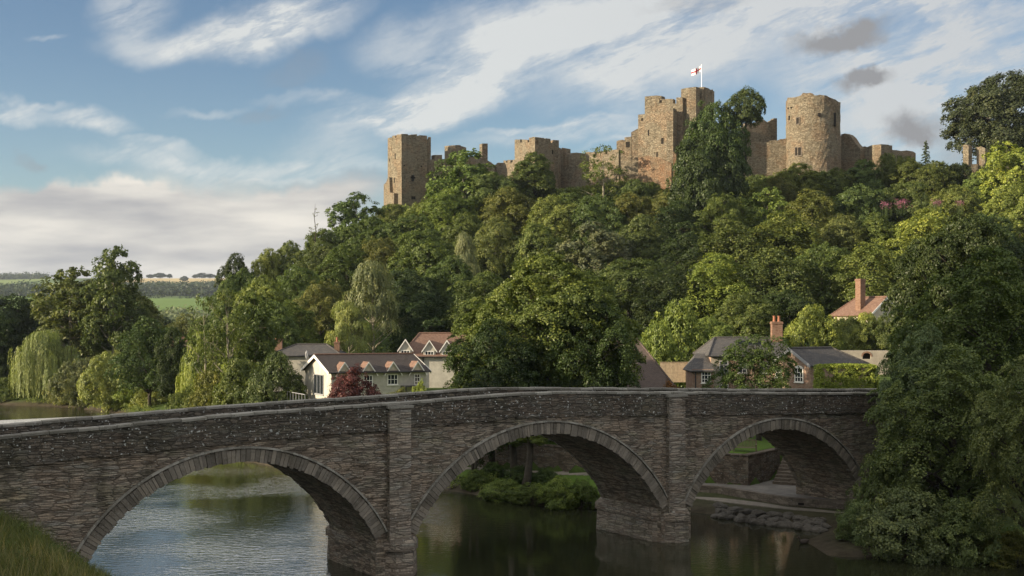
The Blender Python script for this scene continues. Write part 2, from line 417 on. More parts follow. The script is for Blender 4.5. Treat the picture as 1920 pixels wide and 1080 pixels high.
def roofmat(name, cols, tw=.22, th=.16, moss=.2):
    m, k, out = newmat(name)
    uv = k.n.new('ShaderNodeUVMap').outputs[0]
    br = k.n.new('ShaderNodeTexBrick'); k.put(br.inputs['Vector'], uv)
    br.inputs['Scale'].default_value = 1; br.inputs['Brick Width'].default_value = tw; br.inputs['Row Height'].default_value = th
    br.inputs['Mortar Size'].default_value = .012; br.inputs['Mortar Smooth'].default_value = .3
    k.put(br.inputs['Color1'], (0,0,0)); k.put(br.inputs['Color2'], (1,1,1)); k.put(br.inputs['Mortar'], (.2,.2,.2))
    sb = k.n.new('ShaderNodeSeparateColor'); k.l.new(br.outputs['Color'], sb.inputs[0])
    big = k.noise(uv, .8, 6, .65)
    t = k.math('ADD', k.math('MULTIPLY', sb.outputs[0], .5), k.math('MULTIPLY', big, .6))
    n = len(cols)
    col = k.ramp(t, [((i+.5)/n, c) for i, c in enumerate(cols)])
    col = k.mix(k.math('MULTIPLY', br.outputs['Fac'], .6), col, (.02,.017,.015))
    mo = k.noise(uv, 2.6, 6, .7)
    col = k.mix(k.smooth(mo, .55, .72, 0, moss), col, (.11,.10,.05))
    h = k.math('SUBTRACT', k.math('MULTIPLY', sb.outputs[0], .4), br.outputs['Fac'])
    bsdf(k, out, col, .8, .3, bump=h, bstr=.8, bdist=.02)
    return m
M_slate = roofmat("slate_tiles", [(.050,.047,.046),(.072,.066,.062),(.095,.085,.075)], .3, .2, .35)
M_darktile = roofmat("dark_brown_tiles", [(.030,.022,.019),(.045,.033,.027),(.060,.045,.036)], .2, .15)
M_redtile = roofmat("red_clay_tiles", [(.13,.072,.050),(.19,.108,.074),(.23,.140,.095)], .2, .15, .25)
M_browntile = roofmat("brown_roof_tiles", [(.085,.062,.050),(.11,.08,.064),(.13,.095,.076)], .2, .12, .1)

def leafmat(name="leaves", trans=.22, gloss=.015):
    m, k, out = newmat(name)
    oi = k.n.new('ShaderNodeObjectInfo'); geo = k.n.new('ShaderNodeNewGeometry')
    at = k.n.new('ShaderNodeAttribute'); at.attribute_name = 'tone'
    isl = geo.outputs['Random Per Island']
    t = k.math('ADD', k.math('MULTIPLY', at.outputs['Fac'], .60), k.math('MULTIPLY', isl, .40))
    v = k.ramp(t, [(.05,(.42,.46,.42)),(.5,(1.0,1.0,1.0)),(.95,(2.0,1.70,1.35))])
    col = k.mix(1.0, oi.outputs['Color'], v, 'MULTIPLY')
    d = k.n.new('ShaderNodeBsdfDiffuse'); k.put(d.inputs[0], col)
    tr = k.n.new('ShaderNodeBsdfTranslucent'); k.put(tr.inputs[0], k.mix(1.0, col, (1.25,1.35,.55), 'MULTIPLY'))
    mx = k.n.new('ShaderNodeMixShader'); mx.inputs[0].default_value = trans
    k.l.new(d.outputs[0], mx.inputs[1]); k.l.new(tr.outputs[0], mx.inputs[2])
    g = k.n.new('ShaderNodeBsdfGlossy'); g.inputs['Roughness'].default_value = .45; g.inputs[0].default_value = (1,1,.95,1)
    m2 = k.n.new('ShaderNodeMixShader'); m2.inputs[0].default_value = gloss
    k.l.new(mx.outputs[0], m2.inputs[1]); k.l.new(g.outputs[0], m2.inputs[2])
    k.l.new(m2.outputs[0], out.inputs[0])
    return m
M_leaf = leafmat()

def groundmat():
    m, k, out = newmat("ground_grass")
    p = k.n.new('ShaderNodeNewGeometry').outputs['Position']
    a = k.noise(p, .12, 5, .6); b = k.noise(p, 1.4, 6, .7)
    col = k.ramp(b, [(.25,(.022,.032,.010)),(.55,(.055,.085,.018)),(.8,(.085,.105,.030))])
    sp = k.n.new('ShaderNodeSeparateXYZ'); k.l.new(p, sp.inputs[0])
    low = k.smooth(sp.outputs[2], .9, .1)
    col = k.mix(low, col, k.ramp(b, [(.3,(.035,.028,.018)),(.7,(.085,.070,.048))]))
    dry = k.smooth(a, .52, .66, 0, .5)
    col = k.mix(dry, col, (.075,.065,.03))
    bsdf(k, out, col, .95, .1, bump=b, bstr=.8, bdist=.15)
    return m
M_ground = groundmat()
def lawnmat():
    m, k, out = newmat("lawn_grass")
    p = k.n.new('ShaderNodeNewGeometry').outputs['Position']
    b = k.noise(p, 6, 6, .7)
    bsdf(k, out, k.ramp(b, [(.3,(.055,.105,.016)),(.7,(.115,.175,.028))]), .9, .15, bump=b, bstr=.8, bdist=.05)
    return m
M_lawn = lawnmat()

def hillsmat():
    m, k, out = newmat("far_fields")
    p = k.n.new('ShaderNodeNewGeometry').outputs['Position']
    w = k.vmath('ADD', p, k.vmath('SCALE', k.noise(p, .002, 3, .6, out='Color'), scale=160))
    vo = k.n.new('ShaderNodeTexVoronoi'); k.put(vo.inputs['Vector'], k.mapping(w, scale=(1/260,1/330,0))); vo.inputs['Scale'].default_value = 1
    sc_ = k.n.new('ShaderNodeSeparateColor'); k.l.new(vo.outputs['Color'], sc_.inputs[0])
    col = k.ramp(sc_.outputs[0], [(0,(.085,.125,.035)),(.3,(.10,.15,.045)),(.5,(.065,.10,.03)),(.62,(.32,.24,.12)),(.8,(.26,.21,.11)),(.9,(.09,.13,.04))], 'CONSTANT')
    ve = k.n.new('ShaderNodeTexVoronoi'); ve.feature = 'DISTANCE_TO_EDGE'; k.put(ve.inputs['Vector'], k.mapping(w, scale=(1/260,1/330,0))); ve.inputs['Scale'].default_value = 1
    col = k.mix(k.smooth(ve.outputs[0], .03, .015), col, (.025,.035,.015))
    sp = k.n.new('ShaderNodeSeparateXYZ'); k.l.new(w, sp.inputs[0])
    def boxm(x0, x1, y0, y1):
        a = k.math('MULTIPLY', k.math('GREATER_THAN', sp.outputs[0], x0), k.math('LESS_THAN', sp.outputs[0], x1))
        b_ = k.math('MULTIPLY', k.math('GREATER_THAN', sp.outputs[1], y0), k.math('LESS_THAN', sp.outputs[1], y1))
        return k.math('MULTIPLY', a, b_)
    col = k.mix(boxm(-620,-300,2180,2420), col, (.42,.33,.17))
    col = k.mix(boxm(-700,-380,1960,2180), col, (.17,.20,.055))
    col = k.mix(boxm(-420,-150,1000,1330), col, (.12,.18,.045))
    col = k.mix(boxm(-1100,-760,2100,2420), col, (.16,.20,.06))
    col = k.mix(k.smooth(k.noise(p, .02, 5, .6), .3, .7, 0, .35), col, k.mix(1.0, col, (.7,.7,.7), 'MULTIPLY'))
    bsdf(k, out, col, .95, .05)
    return m
M_hills = hillsmat()

def watermat():
    m, k, out = newmat("river_water")
    p = k.n.new('ShaderNodeNewGeometry').outputs['Position']
    sp = k.n.new('ShaderNodeSeparateXYZ'); k.l.new(p, sp.inputs[0])
    w1 = k.noise(k.mapping(p, scale=(.7,1.5,1)), 2.0, 3, .55, .3)
    w2 = k.noise(k.mapping(p, rot=(0,0,.3), scale=(1,1.4,1)), 6.0, 2, .5, .2)
    patch = k.smooth(k.noise(p, .09, 3, .5), .38, .62, .25, 1.0)
    # the shallow run below the weir, towards the left arch, is broken by the current
    left = k.smooth(sp.outputs[0], 1.0, -9.0, .3, 1.0)
    amp = k.math('MULTIPLY', patch, left)
    dist_ = k.smooth(sp.outputs[0], 1.0, -9.0, .04, .06)
    h = k.math('ADD', k.math('MULTIPLY', w1, .75), k.math('MULTIPLY', w2, .25))
    b = k.n.new('ShaderNodeBsdfPrincipled')
    k.put(b.inputs['Base Color'], (.022,.024,.011)); b.inputs['Roughness'].default_value = .04; b.inputs['IOR'].default_value = 1.65
    b.inputs['Specular IOR Level'].default_value = .5
    bp = k.n.new('ShaderNodeBump'); k.put(bp.inputs['Distance'], dist_)
    k.put(bp.inputs['Strength'], amp); k.put(bp.inputs['Height'], h)
    k.l.new(bp.outputs[0], b.inputs['Normal']); k.l.new(b.outputs[0], out.inputs[0])
    return m
M_water = watermat()

# ------------------------------------------------------------------ terrain
RB = [(400,0),(60,50),(30,58),(24,60),(16,61.5),(15.8,66),(18,69.5),(11.3,76),(4.7,77.5),(1.4,79),(-3.3,85),(-10,91),(-23,105),(-38,130),(-47,152),(-52,162),(-62,174),(-78,181),(-110,190),(-400,225)]
LB = [(400,-35),(80,5),(40,14),(20,20),(5,26),(-6,33),(-11,42),(-15,49.5),(-21,55),(-34,63),(-54,80),(-72,110),(-88,140),(-120,158),(-400,190)]
def pdist(x, y, P):
    d = np.full(x.shape, 1e9)
    for (ax,ay),(bx,by) in zip(P[:-1], P[1:]):
        dx,dy = bx-ax, by-ay
        t = np.clip(((x-ax)*dx+(y-ay)*dy)/(dx*dx+dy*dy), 0, 1)
        d = np.minimum(d, np.hypot(x-ax-t*dx, y-ay-t*dy))
    return d
def inside(x, y, P):
    r = np.zeros(x.shape, bool); n = len(P)
    for i in range(n):
        x1,y1 = P[i]; x2,y2 = P[(i+1)%n]
        if y1 == y2: continue
        c = ((y1>y)!=(y2>y)) & (x < (x2-x1)*(y-y1)/(y2-y1)+x1)
        r ^= c
    return r
def sm(v, a, b):
    t = np.clip((v-a)/(b-a), 0, 1); return t*t*(3-2*t)
WL = [(-14,99.2),(-2.2,91.8),(4.2,87.7),(13.2,83.5),(15.8,82.0)]     # retaining wall under the lawn
def vnoise(x, y, s, seed=0):
    xi = x/s; yi = y/s
    def h(a, b): 
        n = np.sin(a*127.1+b*311.7+seed*17.3)*43758.5453; return n-np.floor(n)
    x0 = np.floor(xi); y0 = np.floor(yi); fx = xi-x0; fy = yi-y0
    fx = fx*fx*(3-2*fx); fy = fy*fy*(3-2*fy)
    return (h(x0,y0)*(1-fx)+h(x0+1,y0)*fx)*(1-fy)+(h(x0,y0+1)*(1-fx)+h(x0+1,y0+1)*fx)*fy
def ground(x, y):
    x = np.atleast_1d(np.asarray(x, float)); y = np.atleast_1d(np.asarray(y, float))
    dr = pdist(x,y,RB); dl = pdist(x,y,LB); ins = inside(x,y,RB+LB[::-1])
    z_in = -np.minimum(1.4, np.minimum(dr,dl)*.5)
    # camera side
    zc = np.interp(dl, [0,1,4.5,10,26,60,200],[0.05,1.0,3.7,5.6,9.7,14,18])
    cliff = 42*sm(dl,3,40)*sm(-x,22,52)*sm(y,60,32)
    zc = np.where(x < -60, np.minimum(zc, np.interp(dl,[0,3,60],[.05,1.2,2.5]) + 200*sm(y,150,96)), zc) + cliff
    # town side
    wy = np.interp(x, [p[0] for p in WL]+[18.9,30,60], [p[1] for p in WL]+[86.5,87.5,88])
    fa = np.interp(dr, [0,.6,3,9,14],[.05,.35,.75,1.2,1.3]); fb = np.interp(dr, [0,.6,3,9,14],[.05,.25,.38,.6,.7]); fm_ = sm(x,6,11)
    front = fa*(1-fm_)+fb*fm_
    back = 2.75 + np.clip((y-wy)*.085,0,2.4)
    tw = sm(y-wy, .25, 1.0)
    near_t = front*(1-tw)+back*tw
    far_t = np.interp(dr, [0,1.5,6,15,40],[.05,.8,1.5,2.6,4.6])
    mix = sm(x,-22,-10)
    zt = far_t*(1-mix)+near_t*mix
    zt = np.where(x > 22, np.interp(dr,[0,2,8,25],[.05,1.0,2.0,5.0]), zt)
    H = np.interp(x, [-100,-60,-45,-24,0,30,100,300],[0,2.5,8,29.5,31.5,34,37.5,36])
    y0 = np.interp(x, [-20,0,15,35,70],[142,140,128,112,100])
    y1 = np.interp(x, [-20,40,90],[238,236,236])
    t = np.clip((y-y0)/(y1-y0),0,1)
    hill = H*np.interp(t,[0,.2,.5,.75,.88,1.0],[0,.07,.25,.47,.68,1.0])
    zt = zt + hill + 1.6*(vnoise(x,y,14)-.5)*sm(hill,1,8)
    zt = zt - sm(y,330,700)*hill
    z = np.where(ins, z_in, np.where(dr < dl, zt, zc))
    return z
def G1(x, y): return float(ground(x, y)[0])

def axis(segs):
    out = [segs[0][0]]
    for a, b, st in segs:
        n = max(1, int(round((b-a)/st))); out += list(np.linspace(a, b, n+1)[1:])
    return np.array(out)
gx = axis([(-4500,-1200,550),(-1200,-400,100),(-400,-130,18),(-130,-40,3),(-40,45,1.0),(45,130,3),(130,400,18),(400,1200,100),(1200,4500,550)])
gy = axis([(-290,-60,30),(-60,20,4),(20,110,1.0),(110,260,3),(260,400,20),(400,1600,150),(1600,6200,920)])
GX, GY = np.meshgrid(gx, gy)
GZ = ground(GX.ravel(), GY.ravel())
nx, ny = len(gx), len(gy)
ii = (np.arange(ny-1)[:,None]*nx + np.arange(nx-1)[None,:]).ravel()
gm = raw_mesh("ground", np.stack([GX.ravel(), GY.ravel(), GZ], 1), np.stack([ii, ii+1, ii+nx+1, ii+nx], 1), M_ground, smooth=True)
tag(link("ground", gm), kind='structure')

# river surface
wpoly = RB + LB[::-1]
wm = MB()
wx = axis([(-500,-100,40),(-100,60,8),(60,420,40)]); wyy = axis([(-60,200,10),(200,260,20)])
for i in range(len(wx)-1):
    for j in range(len(wyy)-1):
        x0,x1,y0,y1 = wx[i],wx[i+1],wyy[j],wyy[j+1]
        wm.quad((x0,y0,0),(x1,y0,0),(x1,y1,0),(x0,y1,0))
# keep only the cells that touch the river
keepf = [f for f in wm.f]
cx_ = np.array([[wm.v[i][0] for i in f] for f in keepf]); cy_ = np.array([[wm.v[i][1] for i in f] for f in keepf])
ins_ = inside(cx_.ravel(), cy_.ravel(), wpoly).reshape(cx_.shape).any(1) | inside(cx_.mean(1), cy_.mean(1), wpoly) | (pdist(cx_.mean(1), cy_.mean(1), RB) < 9) | (pdist(cx_.mean(1), cy_.mean(1), LB) < 9)
wm.f = [f for f, q in zip(keepf, ins_) if q]
tag(wm.build("river_water", M_water, uv=False), kind='structure')

# far hills
hx = np.linspace(-1, 1, 90); hy = np.concatenate([np.linspace(380, 3200, 95), np.linspace(3300, 6000, 10)])
HXX, HYY = np.meshgrid(hx, hy); HXX = HXX*HYY*0.75
hz = np.interp(HYY, [380,700,900,1150,1500,1900,2250,2600,3200,6000],[1,7,18,37,48,66,101,109,88,60])
hz = hz*(0.99+0.12*(vnoise(HXX,HYY,700,3)-.5)) + 10*(vnoise(HXX,HYY,260,5)-.5)*sm(HYY,600,1200)
ii = (np.arange(len(hy)-1)[:,None]*len(hx)+np.arange(len(hx)-1)[None,:]).ravel()
tag(link("hills", raw_mesh("hills", np.stack([HXX.ravel(),HYY.ravel(),hz.ravel()],1), np.stack([ii,ii+1,ii+len(hx)+1,ii+len(hx)],1), M_hills, smooth=True)), kind='structure')
from mathutils.bvhtree import BVHTree
def hillz(x, y):
    z = np.interp(y, [380,700,900,1150,1500,1900,2250,2600,3200,6000],[1,7,18,37,48,66,101,109,88,60])
    xx = np.array([float(x)]); yy = np.array([float(y)])
    return float(z*(0.99+0.12*(vnoise(xx,yy,700,3)[0]-.5)) + 10*(vnoise(xx,yy,260,5)[0]-.5)*sm(yy,600,1200)[0])


# ------------------------------------------------------------------ the bridge
BA = math.atan2(.536, .845)
BO = Vector((-5.3, 57.0, 0.0))
bridge = empty("stone_bridge", BO, BA, "old rubble stone bridge of three round arches crossing the river in the foreground", "bridge")
def btop(t): return float(np.interp(t, [-60,-30,-17.3,-6.9,0,6.3,9,17.9,26,34,60],[5.2,6.75,7.32,7.85,8.03,8.27,8.28,8.0,7.72,7.5,6.9]))
BW = 5.2
arches = [(-7.65, 6.5, 1.8, 5.72), (8.3, 7.4, 1.8, 6.18), (24.35, 6.6, 1.75, 5.68)]
arcs = []
for c, a, zs, zc in arches:
    r = zc - zs; Rr = (a*a + r*r)/(2*r); arcs.append((c, a, zs, zc, Rr, zc - Rr))
def intr(t):
    for c, a, zs, zc, Rr, z0 in arcs:
        if abs(t-c) <= a + 1e-6: return max(zs, z0 + math.sqrt(max(Rr*Rr-(t-c)**2, 0)))
    return -1.6
ts = sorted(set([round(x, 3) for x in np.arange(-50, 50.01, .4)] + [round(c+s*a, 3) for c,a,*_ in arches for s in (-1,1)]))
for side, y, nm in ((0, 0.0, "near"), (1, BW, "far")):
    mb = MB()
    for t0, t1 in zip(ts[:-1], ts[1:]):
        tm = (t0+t1)/2; op = any(abs(tm-c) < a for c,a,*_ in arches)
        b0, b1 = (intr(t0), intr(t1)) if op else (-1.6, -1.6)
        if op:
            for c,a,zs,zc,Rr,z0 in arcs:
                if abs(tm-c) < a:
                    b0 = max(zs, z0+math.sqrt(max(Rr*Rr-(t0-c)**2,0))); b1 = max(zs, z0+math.sqrt(max(Rr*Rr-(t1-c)**2,0)))
        p = [(t0,y,b0),(t1,y,b1),(t1,y,btop(t1)-1.18),(t0,y,btop(t0)-1.18)]
        if side: p.reverse()
        mb.add(p, [(0,1,2,3)])
    mb.build("spandrel_wall", M_bridge, bridge)
for c, a, zs, zc, Rr, z0 in arcs:
    th0 = math.asin(a/Rr); N = 60
    mb = MB()
    pts = [(c+Rr*math.sin(-th0+2*th0*i/N), z0+Rr*math.cos(-th0+2*th0*i/N), Rr*2*th0*i/N) for i in range(N+1)]
    for (t0,z0_,s0),(t1,z1_,s1) in zip(pts[:-1], pts[1:]):
        mb.add([(t0,.01,z0_),(t0,BW-.01,z0_),(t1,BW-.01,z1_),(t1,.01,z1_)], [(0,1,2,3)], [[(0,s0),(BW,s0),(BW,s1),(0,s1)]])
    for sgn in (-1, 1):
        t = c+sgn*a
        q = [(t,.01,-1.6),(t,BW-.01,-1.6),(t,BW-.01,zs),(t,.01,zs)]
        if sgn < 0: q.reverse()
        mb.add(q, [(0,1,2,3)])
    mb.build("arch_barrel", M_bridge, bridge)
    for yy, sg in ((0.0,-1),(BW,1)):
        mb = MB(); rnd = random.Random(int(c*10)+sg)
        s = 0.0; L = 2*th0*Rr; i = 0
        while s < L-.05:
            w = rnd.uniform(.13,.24); w = min(w, L-s)
            if L-s-w < .1: w = L-s
            ta, tb = -th0+(s+.009)/Rr, -th0+(s+w-.009)/Rr
            ri = Rr-rnd.uniform(-.02,.06); ro = Rr+.54+rnd.uniform(-.05,.03)
            o = rnd.uniform(.05,.095)*sg; inn = -.25*sg
            P = lambda th,r,y: (c+r*math.sin(th), yy+y, z0+r*math.cos(th))
            vs = [P(ta,ri,o),P(tb,ri,o),P(tb,ro,o),P(ta,ro,o),P(ta,ri,inn),P(tb,ri,inn),P(tb,ro,inn),P(ta,ro,inn)]
            u0 = i*.55+.12; v0 = rnd.uniform(.2,2.0)
            fuv = [(u0,v0),(u0+.3,v0),(u0+.3,v0+.56),(u0,v0+.56)]
            fs = [(0,1,2,3),(4,7,6,5),(0,4,5,1),(3,2,6,7),(0,3,7,4),(1,5,6,2)]
            if sg > 0: fs = [tuple(reversed(f)) for f in fs]
            mb.add(vs, fs, [fuv]*6)
            s += w; i += 1
        mb.build("arch_ring", M_vouss, bridge)
        mb = MB(); n = 70
        for k_ in range(n):
            ta, tb = -th0+2*th0*k_/n, -th0+2*th0*(k_+1)/n
            r0, r1 = Rr+.57, Rr+.66
            P = lambda th,r,y: (c+r*math.sin(th), yy+y*sg, z0+r*math.cos(th))
            vs = [P(ta,r0,.13),P(tb,r0,.13),P(tb,r1,.11),P(ta,r1,.11),P(ta,r0,-.02),P(tb,r0,-.02),P(tb,r1,-.02),P(ta,r1,-.02)]
            fs = [(0,1,2,3),(0,4,5,1),(3,2,6,7)]
            if sg > 0: fs = [tuple(reversed(f)) for f in fs]
            mb.add(vs, fs)
        mb.build("hood_mould", M_coping if sg < 0 else M_vouss, bridge)
# parapets, coping, thin string under the parapet
for yo, sg in ((0.0,-1),(BW,1)):
    mb = MB(); st = MB(); cp = MB(); rnd = random.Random(5+sg)
    ya, yb = (-.05, .38) if sg < 0 else (BW-.38, BW+.05)
    for t0, t1 in zip(ts[:-1], ts[1:]):
        z0a, z0b, za, zb = btop(t0)-1.18, btop(t1)-1.18, btop(t0)-.13, btop(t1)-.13
        mb.add([(t0,ya,z0a),(t1,ya,z0b),(t1,ya,zb),(t0,ya,za)], [(0,1,2,3)])
        mb.add([(t0,yb,z0a),(t1,yb,z0b),(t1,yb,zb),(t0,yb,za)], [(3,2,1,0)])
        mb.add([(t0,ya,z0a),(t0,yb,z0a),(t1,yb,z0b),(t1,ya,z0b)], [(0,1,2,3)])
    # rough projecting course at the foot of the parapet
    t = -50.0
    while t < 50:
        w = rnd.uniform(.35,.9); o = rnd.uniform(.09,.15); h = rnd.uniform(.07,.12)
        dz = rnd.uniform(-.02,.02)
        y0_, y1_ = (-o, .0) if sg < 0 else (BW, BW+o)
        zt0, zt1 = btop(t)-1.16+dz, btop(t+w)-1.16+dz
        vs = [(t,y0_,zt0-h),(t+w,y0_,zt1-h),(t+w,y1_,zt1-h),(t,y1_,zt0-h),(t,y0_,zt0),(t+w,y0_,zt1),(t+w,y1_,zt1),(t,y1_,zt0)]
        st.add(vs, [(3,2,1,0),(4,5,6,7),(0,1,5,4),(1,2,6,5),(2,3,7,6),(3,0,4,7)])
        t += w
    t = -50.0
    while t < 50:
        w = rnd.uniform(.6,1.15); dz = rnd.uniform(-.018,.018); o = rnd.uniform(.04,.075)
        y0_, y1_ = ya-o, yb+o
        za, zb = btop(t)-.128+dz, btop(t+w)-.128+dz; h = .125
        g = .012
        vs = [(t+g,y0_,za),(t+w-g,y0_,zb),(t+w-g,y1_,zb),(t+g,y1_,za),
              (t+g,y0_+.0,za+h*.75),(t+w-g,y0_+.0,zb+h*.75),(t+w-g,y1_,zb+h*.75),(t+g,y1_,za+h*.75),
              (t+g+.01,y0_+.05,za+h),(t+w-g-.01,y0_+.05,zb+h),(t+w-g-.01,y1_-.05,zb+h),(t+g+.01,y1_-.05,za+h)]
        fs = [(3,2,1,0),(0,1,5,4),(1,2,6,5),(2,3,7,6),(3,0,4,7),(4,5,9,8),(5,6,10,9),(6,7,11,10),(7,4,8,11),(8,9,10,11)]
        cp.add(vs, fs); t += w
    mb.build("parapet", M_parapet, bridge); st.build("string_course", M_parapet, bridge); cp.build("coping", M_coping, bridge)
# pilasters, caps, cutwater footings
for tc in (0.0, 16.6):
    for sg, y0_, y1_ in ((-1,-.26,.02),(1,BW-.02,BW+.26)):
        mb = MB(); zt = btop(tc)-.27
        mb.box(tc-.56,tc+.56,y0_,y1_,1.6,zt); mb.build("pilaster", M_pilaster, bridge)
        mb = MB(); mb.box(tc-.66,tc+.66,(y0_-.07 if sg<0 else y1_-.2),(y0_+.3 if sg<0 else y1_+.07),zt+.003,zt+.13)
        mb.build("pilaster_cap", M_coping, bridge)
    def fp(o, b=0.0): return [(tc-1.08-o,BW+.55+o),(tc-1.05-o,.55),(tc-.30-o*.7,-.42-o),(tc+.48+o*.5,-.58-o),(tc+1.10+o,.25),(tc+1.12+o,BW+.55+o)][::-1] if False else [(tc-1.05-o,.55),(tc-.30-o*.7,-.42-o),(tc+.48+o*.5,-.58-o),(tc+1.10+o,.25),(tc+1.12+o,BW+.3+o),(tc+.4,BW+.9+o),(tc-.4,BW+.9+o),(tc-1.08-o,BW+.3+o)]
    mb = MB(); mb.frustum(fp(.10), -1.6, fp(.0), 1.16); mb.build("pier_footing", M_pilaster, bridge)
    mb = MB(); mb.prism(fp(.09), 1.165, 1.52); mb.frustum(fp(.09), 1.523, fp(-.12), 1.80); mb.build("footing_ledge", M_pilaster, bridge)
mb = MB()
for t0, t1 in zip(ts[:-1], ts[1:]):
    mb.add([(t0,.38,btop(t0)-1.12),(t1,.38,btop(t1)-1.12),(t1,BW-.38,btop(t1)-1.12),(t0,BW-.38,btop(t0)-1.12)], [(0,1,2,3)])
mb.build("roadway", M_road, bridge)
def bpt(t, w, z): 
    return (BO.x + .845*t - .536*w, BO.y + .536*t + .845*w, z)

# ------------------------------------------------------------------ the castle
castle = empty("castle", (30, 250, 38), 0, "ruined medieval castle of tan stone crowning the wooded hill", "castle")
CI = Vector(castle.location)
rc = random.Random(11)
def cpt(px, Y): return (PX(px, Y), Y)
def svis(P0, P1, px):
    u = (px-HX)/F; (ax,ay),(bx,by) = P0, P1
    den = (bx-ax) - u*(by-ay)
    return (u*ay-ax)/den
def trace(P0, P1, prof):
    """picture outline (px,py) of a wall top -> [(s,z)] along P0..P1"""
    out = []
    for px, py in prof:
        s = svis(P0, P1, px); Y = P0[1]+(P1[1]-P0[1])*s
        out.append((s, CAMZ-(py-HY)/F*Y))
    return out
def facewall(mb, P0, P1, prof, zb, th=1.4, jit=.10, inward=1, step=.8):
    """vertical wall with a stepped or ragged top; front face from P0 to P1 (left to right as seen), thickness behind"""
    a, b = Vector((*P0,0)), Vector((*P1,0)); d = (b-a); L = d.length; n = Vector((-d.y, d.x, 0)).normalized()*th*inward
    cols = []
    prof = [(max(0,min(1,s)), z) for s, z in prof]
    if prof[0][0] > 0: prof = [(0, prof[0][1])] + prof
    if prof[-1][0] < 1: prof = prof + [(1, prof[-1][1])]
    q = [prof[0]]
    for (s0,z0),(s1,z1) in zip(prof[:-1], prof[1:]):
        m = max(1, int((s1-s0)*L/step))
        for i in range(1, m+1):
            f = i/m; z = z0+(z1-z0)*f + (rc.uniform(-jit,jit) if i < m else rc.uniform(-jit,jit)*.4)
            q.append((s0+(s1-s0)*f, z))
    last = None
    def P(s, z, k): p = a + d*s + n*k; return (p.x-CI.x, p.y-CI.y, z-CI.z)
    for (s0,z0),(s1,z1) in zip(q[:-1], q[1:]):
        if s1-s0 < 1e-4:
            mb.quad(P(s0,z0,0), P(s0,z1,0), P(s0,z1,1), P(s0,z0,1)); continue
        mb.quad(P(s0,zb,0), P(s1,zb,0), P(s1,z1,0), P(s0,z0,0))
        mb.quad(P(s1,zb,1), P(s0,zb,1), P(s0,z0,1), P(s1,z1,1))
        mb.quad(P(s0,z0,0), P(s1,z1,0), P(s1,z1,1), P(s0,z0,1))
    mb.quad(P(0,zb,1), P(0,zb,0), P(0,q[0][1],0), P(0,q[0][1],1))
    mb.quad(P(1,zb,0), P(1,zb,1), P(1,q[-1][1],1), P(1,q[-1][1],0))
def merl(P0, P1, zt, h=.9, w=1.5, g=.8, start=0.0):
    """crenellated profile"""
    L = math.hypot(P1[0]-P0[0], P1[1]-P0[1]); s = start; out = [(0, zt)]
    while s < L:
        e = min(L, s+w); out += [(s/L, zt), (e/L, zt+rc.uniform(-.12,.12))]
        s2 = min(L, e+g)
        if s2 < L-.3: out += [(e/L, zt-h), (s2/L, zt-h), (s2/L, zt)]
        s = s2
    return out
def opening(parent, P0, P1, px, py, w, h, frame=False, nm="arrow_slit", depth=.05):
    s = svis(P0, P1, px); d = Vector((P1[0]-P0[0], P1[1]-P0[1], 0)); L = d.length; u = d/L
    p = Vector((P0[0], P0[1], 0))+d*s; z = CAMZ-(py-HY)/F*p.y
    out = Vector((u.y, -u.x, 0))
    M = Matrix.Translation(Vector((p.x,p.y,z))-CI) @ Matrix(((u.x,-out.x,0,0),(u.y,-out.y,0,0),(0,0,1,0),(0,0,0,1)))
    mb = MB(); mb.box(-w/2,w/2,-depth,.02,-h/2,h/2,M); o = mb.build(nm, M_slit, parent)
    if frame:
        mb = MB(); f = .14
        mb.box(-w/2-f,-w/2,-.09,.01,-h/2,h/2,M); mb.box(w/2,w/2+f,-.09,.01,-h/2,h/2,M); mb.box(-w/2-f,w/2+f,-.09,.01,h/2,h/2+f,M); mb.box(-w/2-f,w/2+f,-.12,.01,-h/2-f,-h/2,M)
        if frame == 2: mb.box(-.08,.08,-.09,.01,-h/2,h/2,M)
        mb.build("stone_surround", M_quay, o)
    return o
def tower(name, A, B, Cc, profAB, profBC, zb, ztop, mat, label=None, th=1.3, back=None):
    D_ = (A[0]+Cc[0]-B[0], A[1]+Cc[1]-B[1])
    mb = MB()
    facewall(mb, A, B, profAB, zb, th); facewall(mb, B, Cc, profBC, zb, th)
    facewall(mb, Cc, D_, back or merl(Cc, D_, ztop), zb, th); facewall(mb, D_, A, back or merl(D_, A, ztop), zb, th)
    q = [Vector((*p,0))-Vector((CI.x,CI.y,0)) for p in (A,B,Cc,D_)]
    cxy = sum(q, Vector())/4
    q = [cxy+(p-cxy)*.93 for p in q]
    mb.poly([(p.x,p.y,ztop-1.6-CI.z) for p in q])
    return mb.build(name, mat, castle, label=label)

# 1 the great square tower at the left
A, B, Cc = cpt(727,250.6), cpt(753,245), cpt(801,248)
pAB = trace(A, B, [(727,262),(731,262),(731,260),(735,259),(735,255),(739,254),(741,254),(741,258),(743,258),(743,253),(753,251.5)])
pBC = trace(B, Cc, [(753,251),(765,251),(765,253.5),(770,253.5),(770,252),(782,252),(782,255),(787,255),(787,253.5),(800,254),(801,258)])
t1 = tower("square_tower", A, B, Cc, pAB, pBC, 30, PZ(254,247), M_castle, "tall square tower at the left end of the castle")
mb = MB(); C2 = cpt(808,249.0)
B2 = (Cc[0]-.3, Cc[1]+.9)
facewall(mb, B2, C2, trace(B2, C2, [(801,262),(803,257),(808,257)]), 30, 4.5); mb.build("buttress", M_castle, castle)
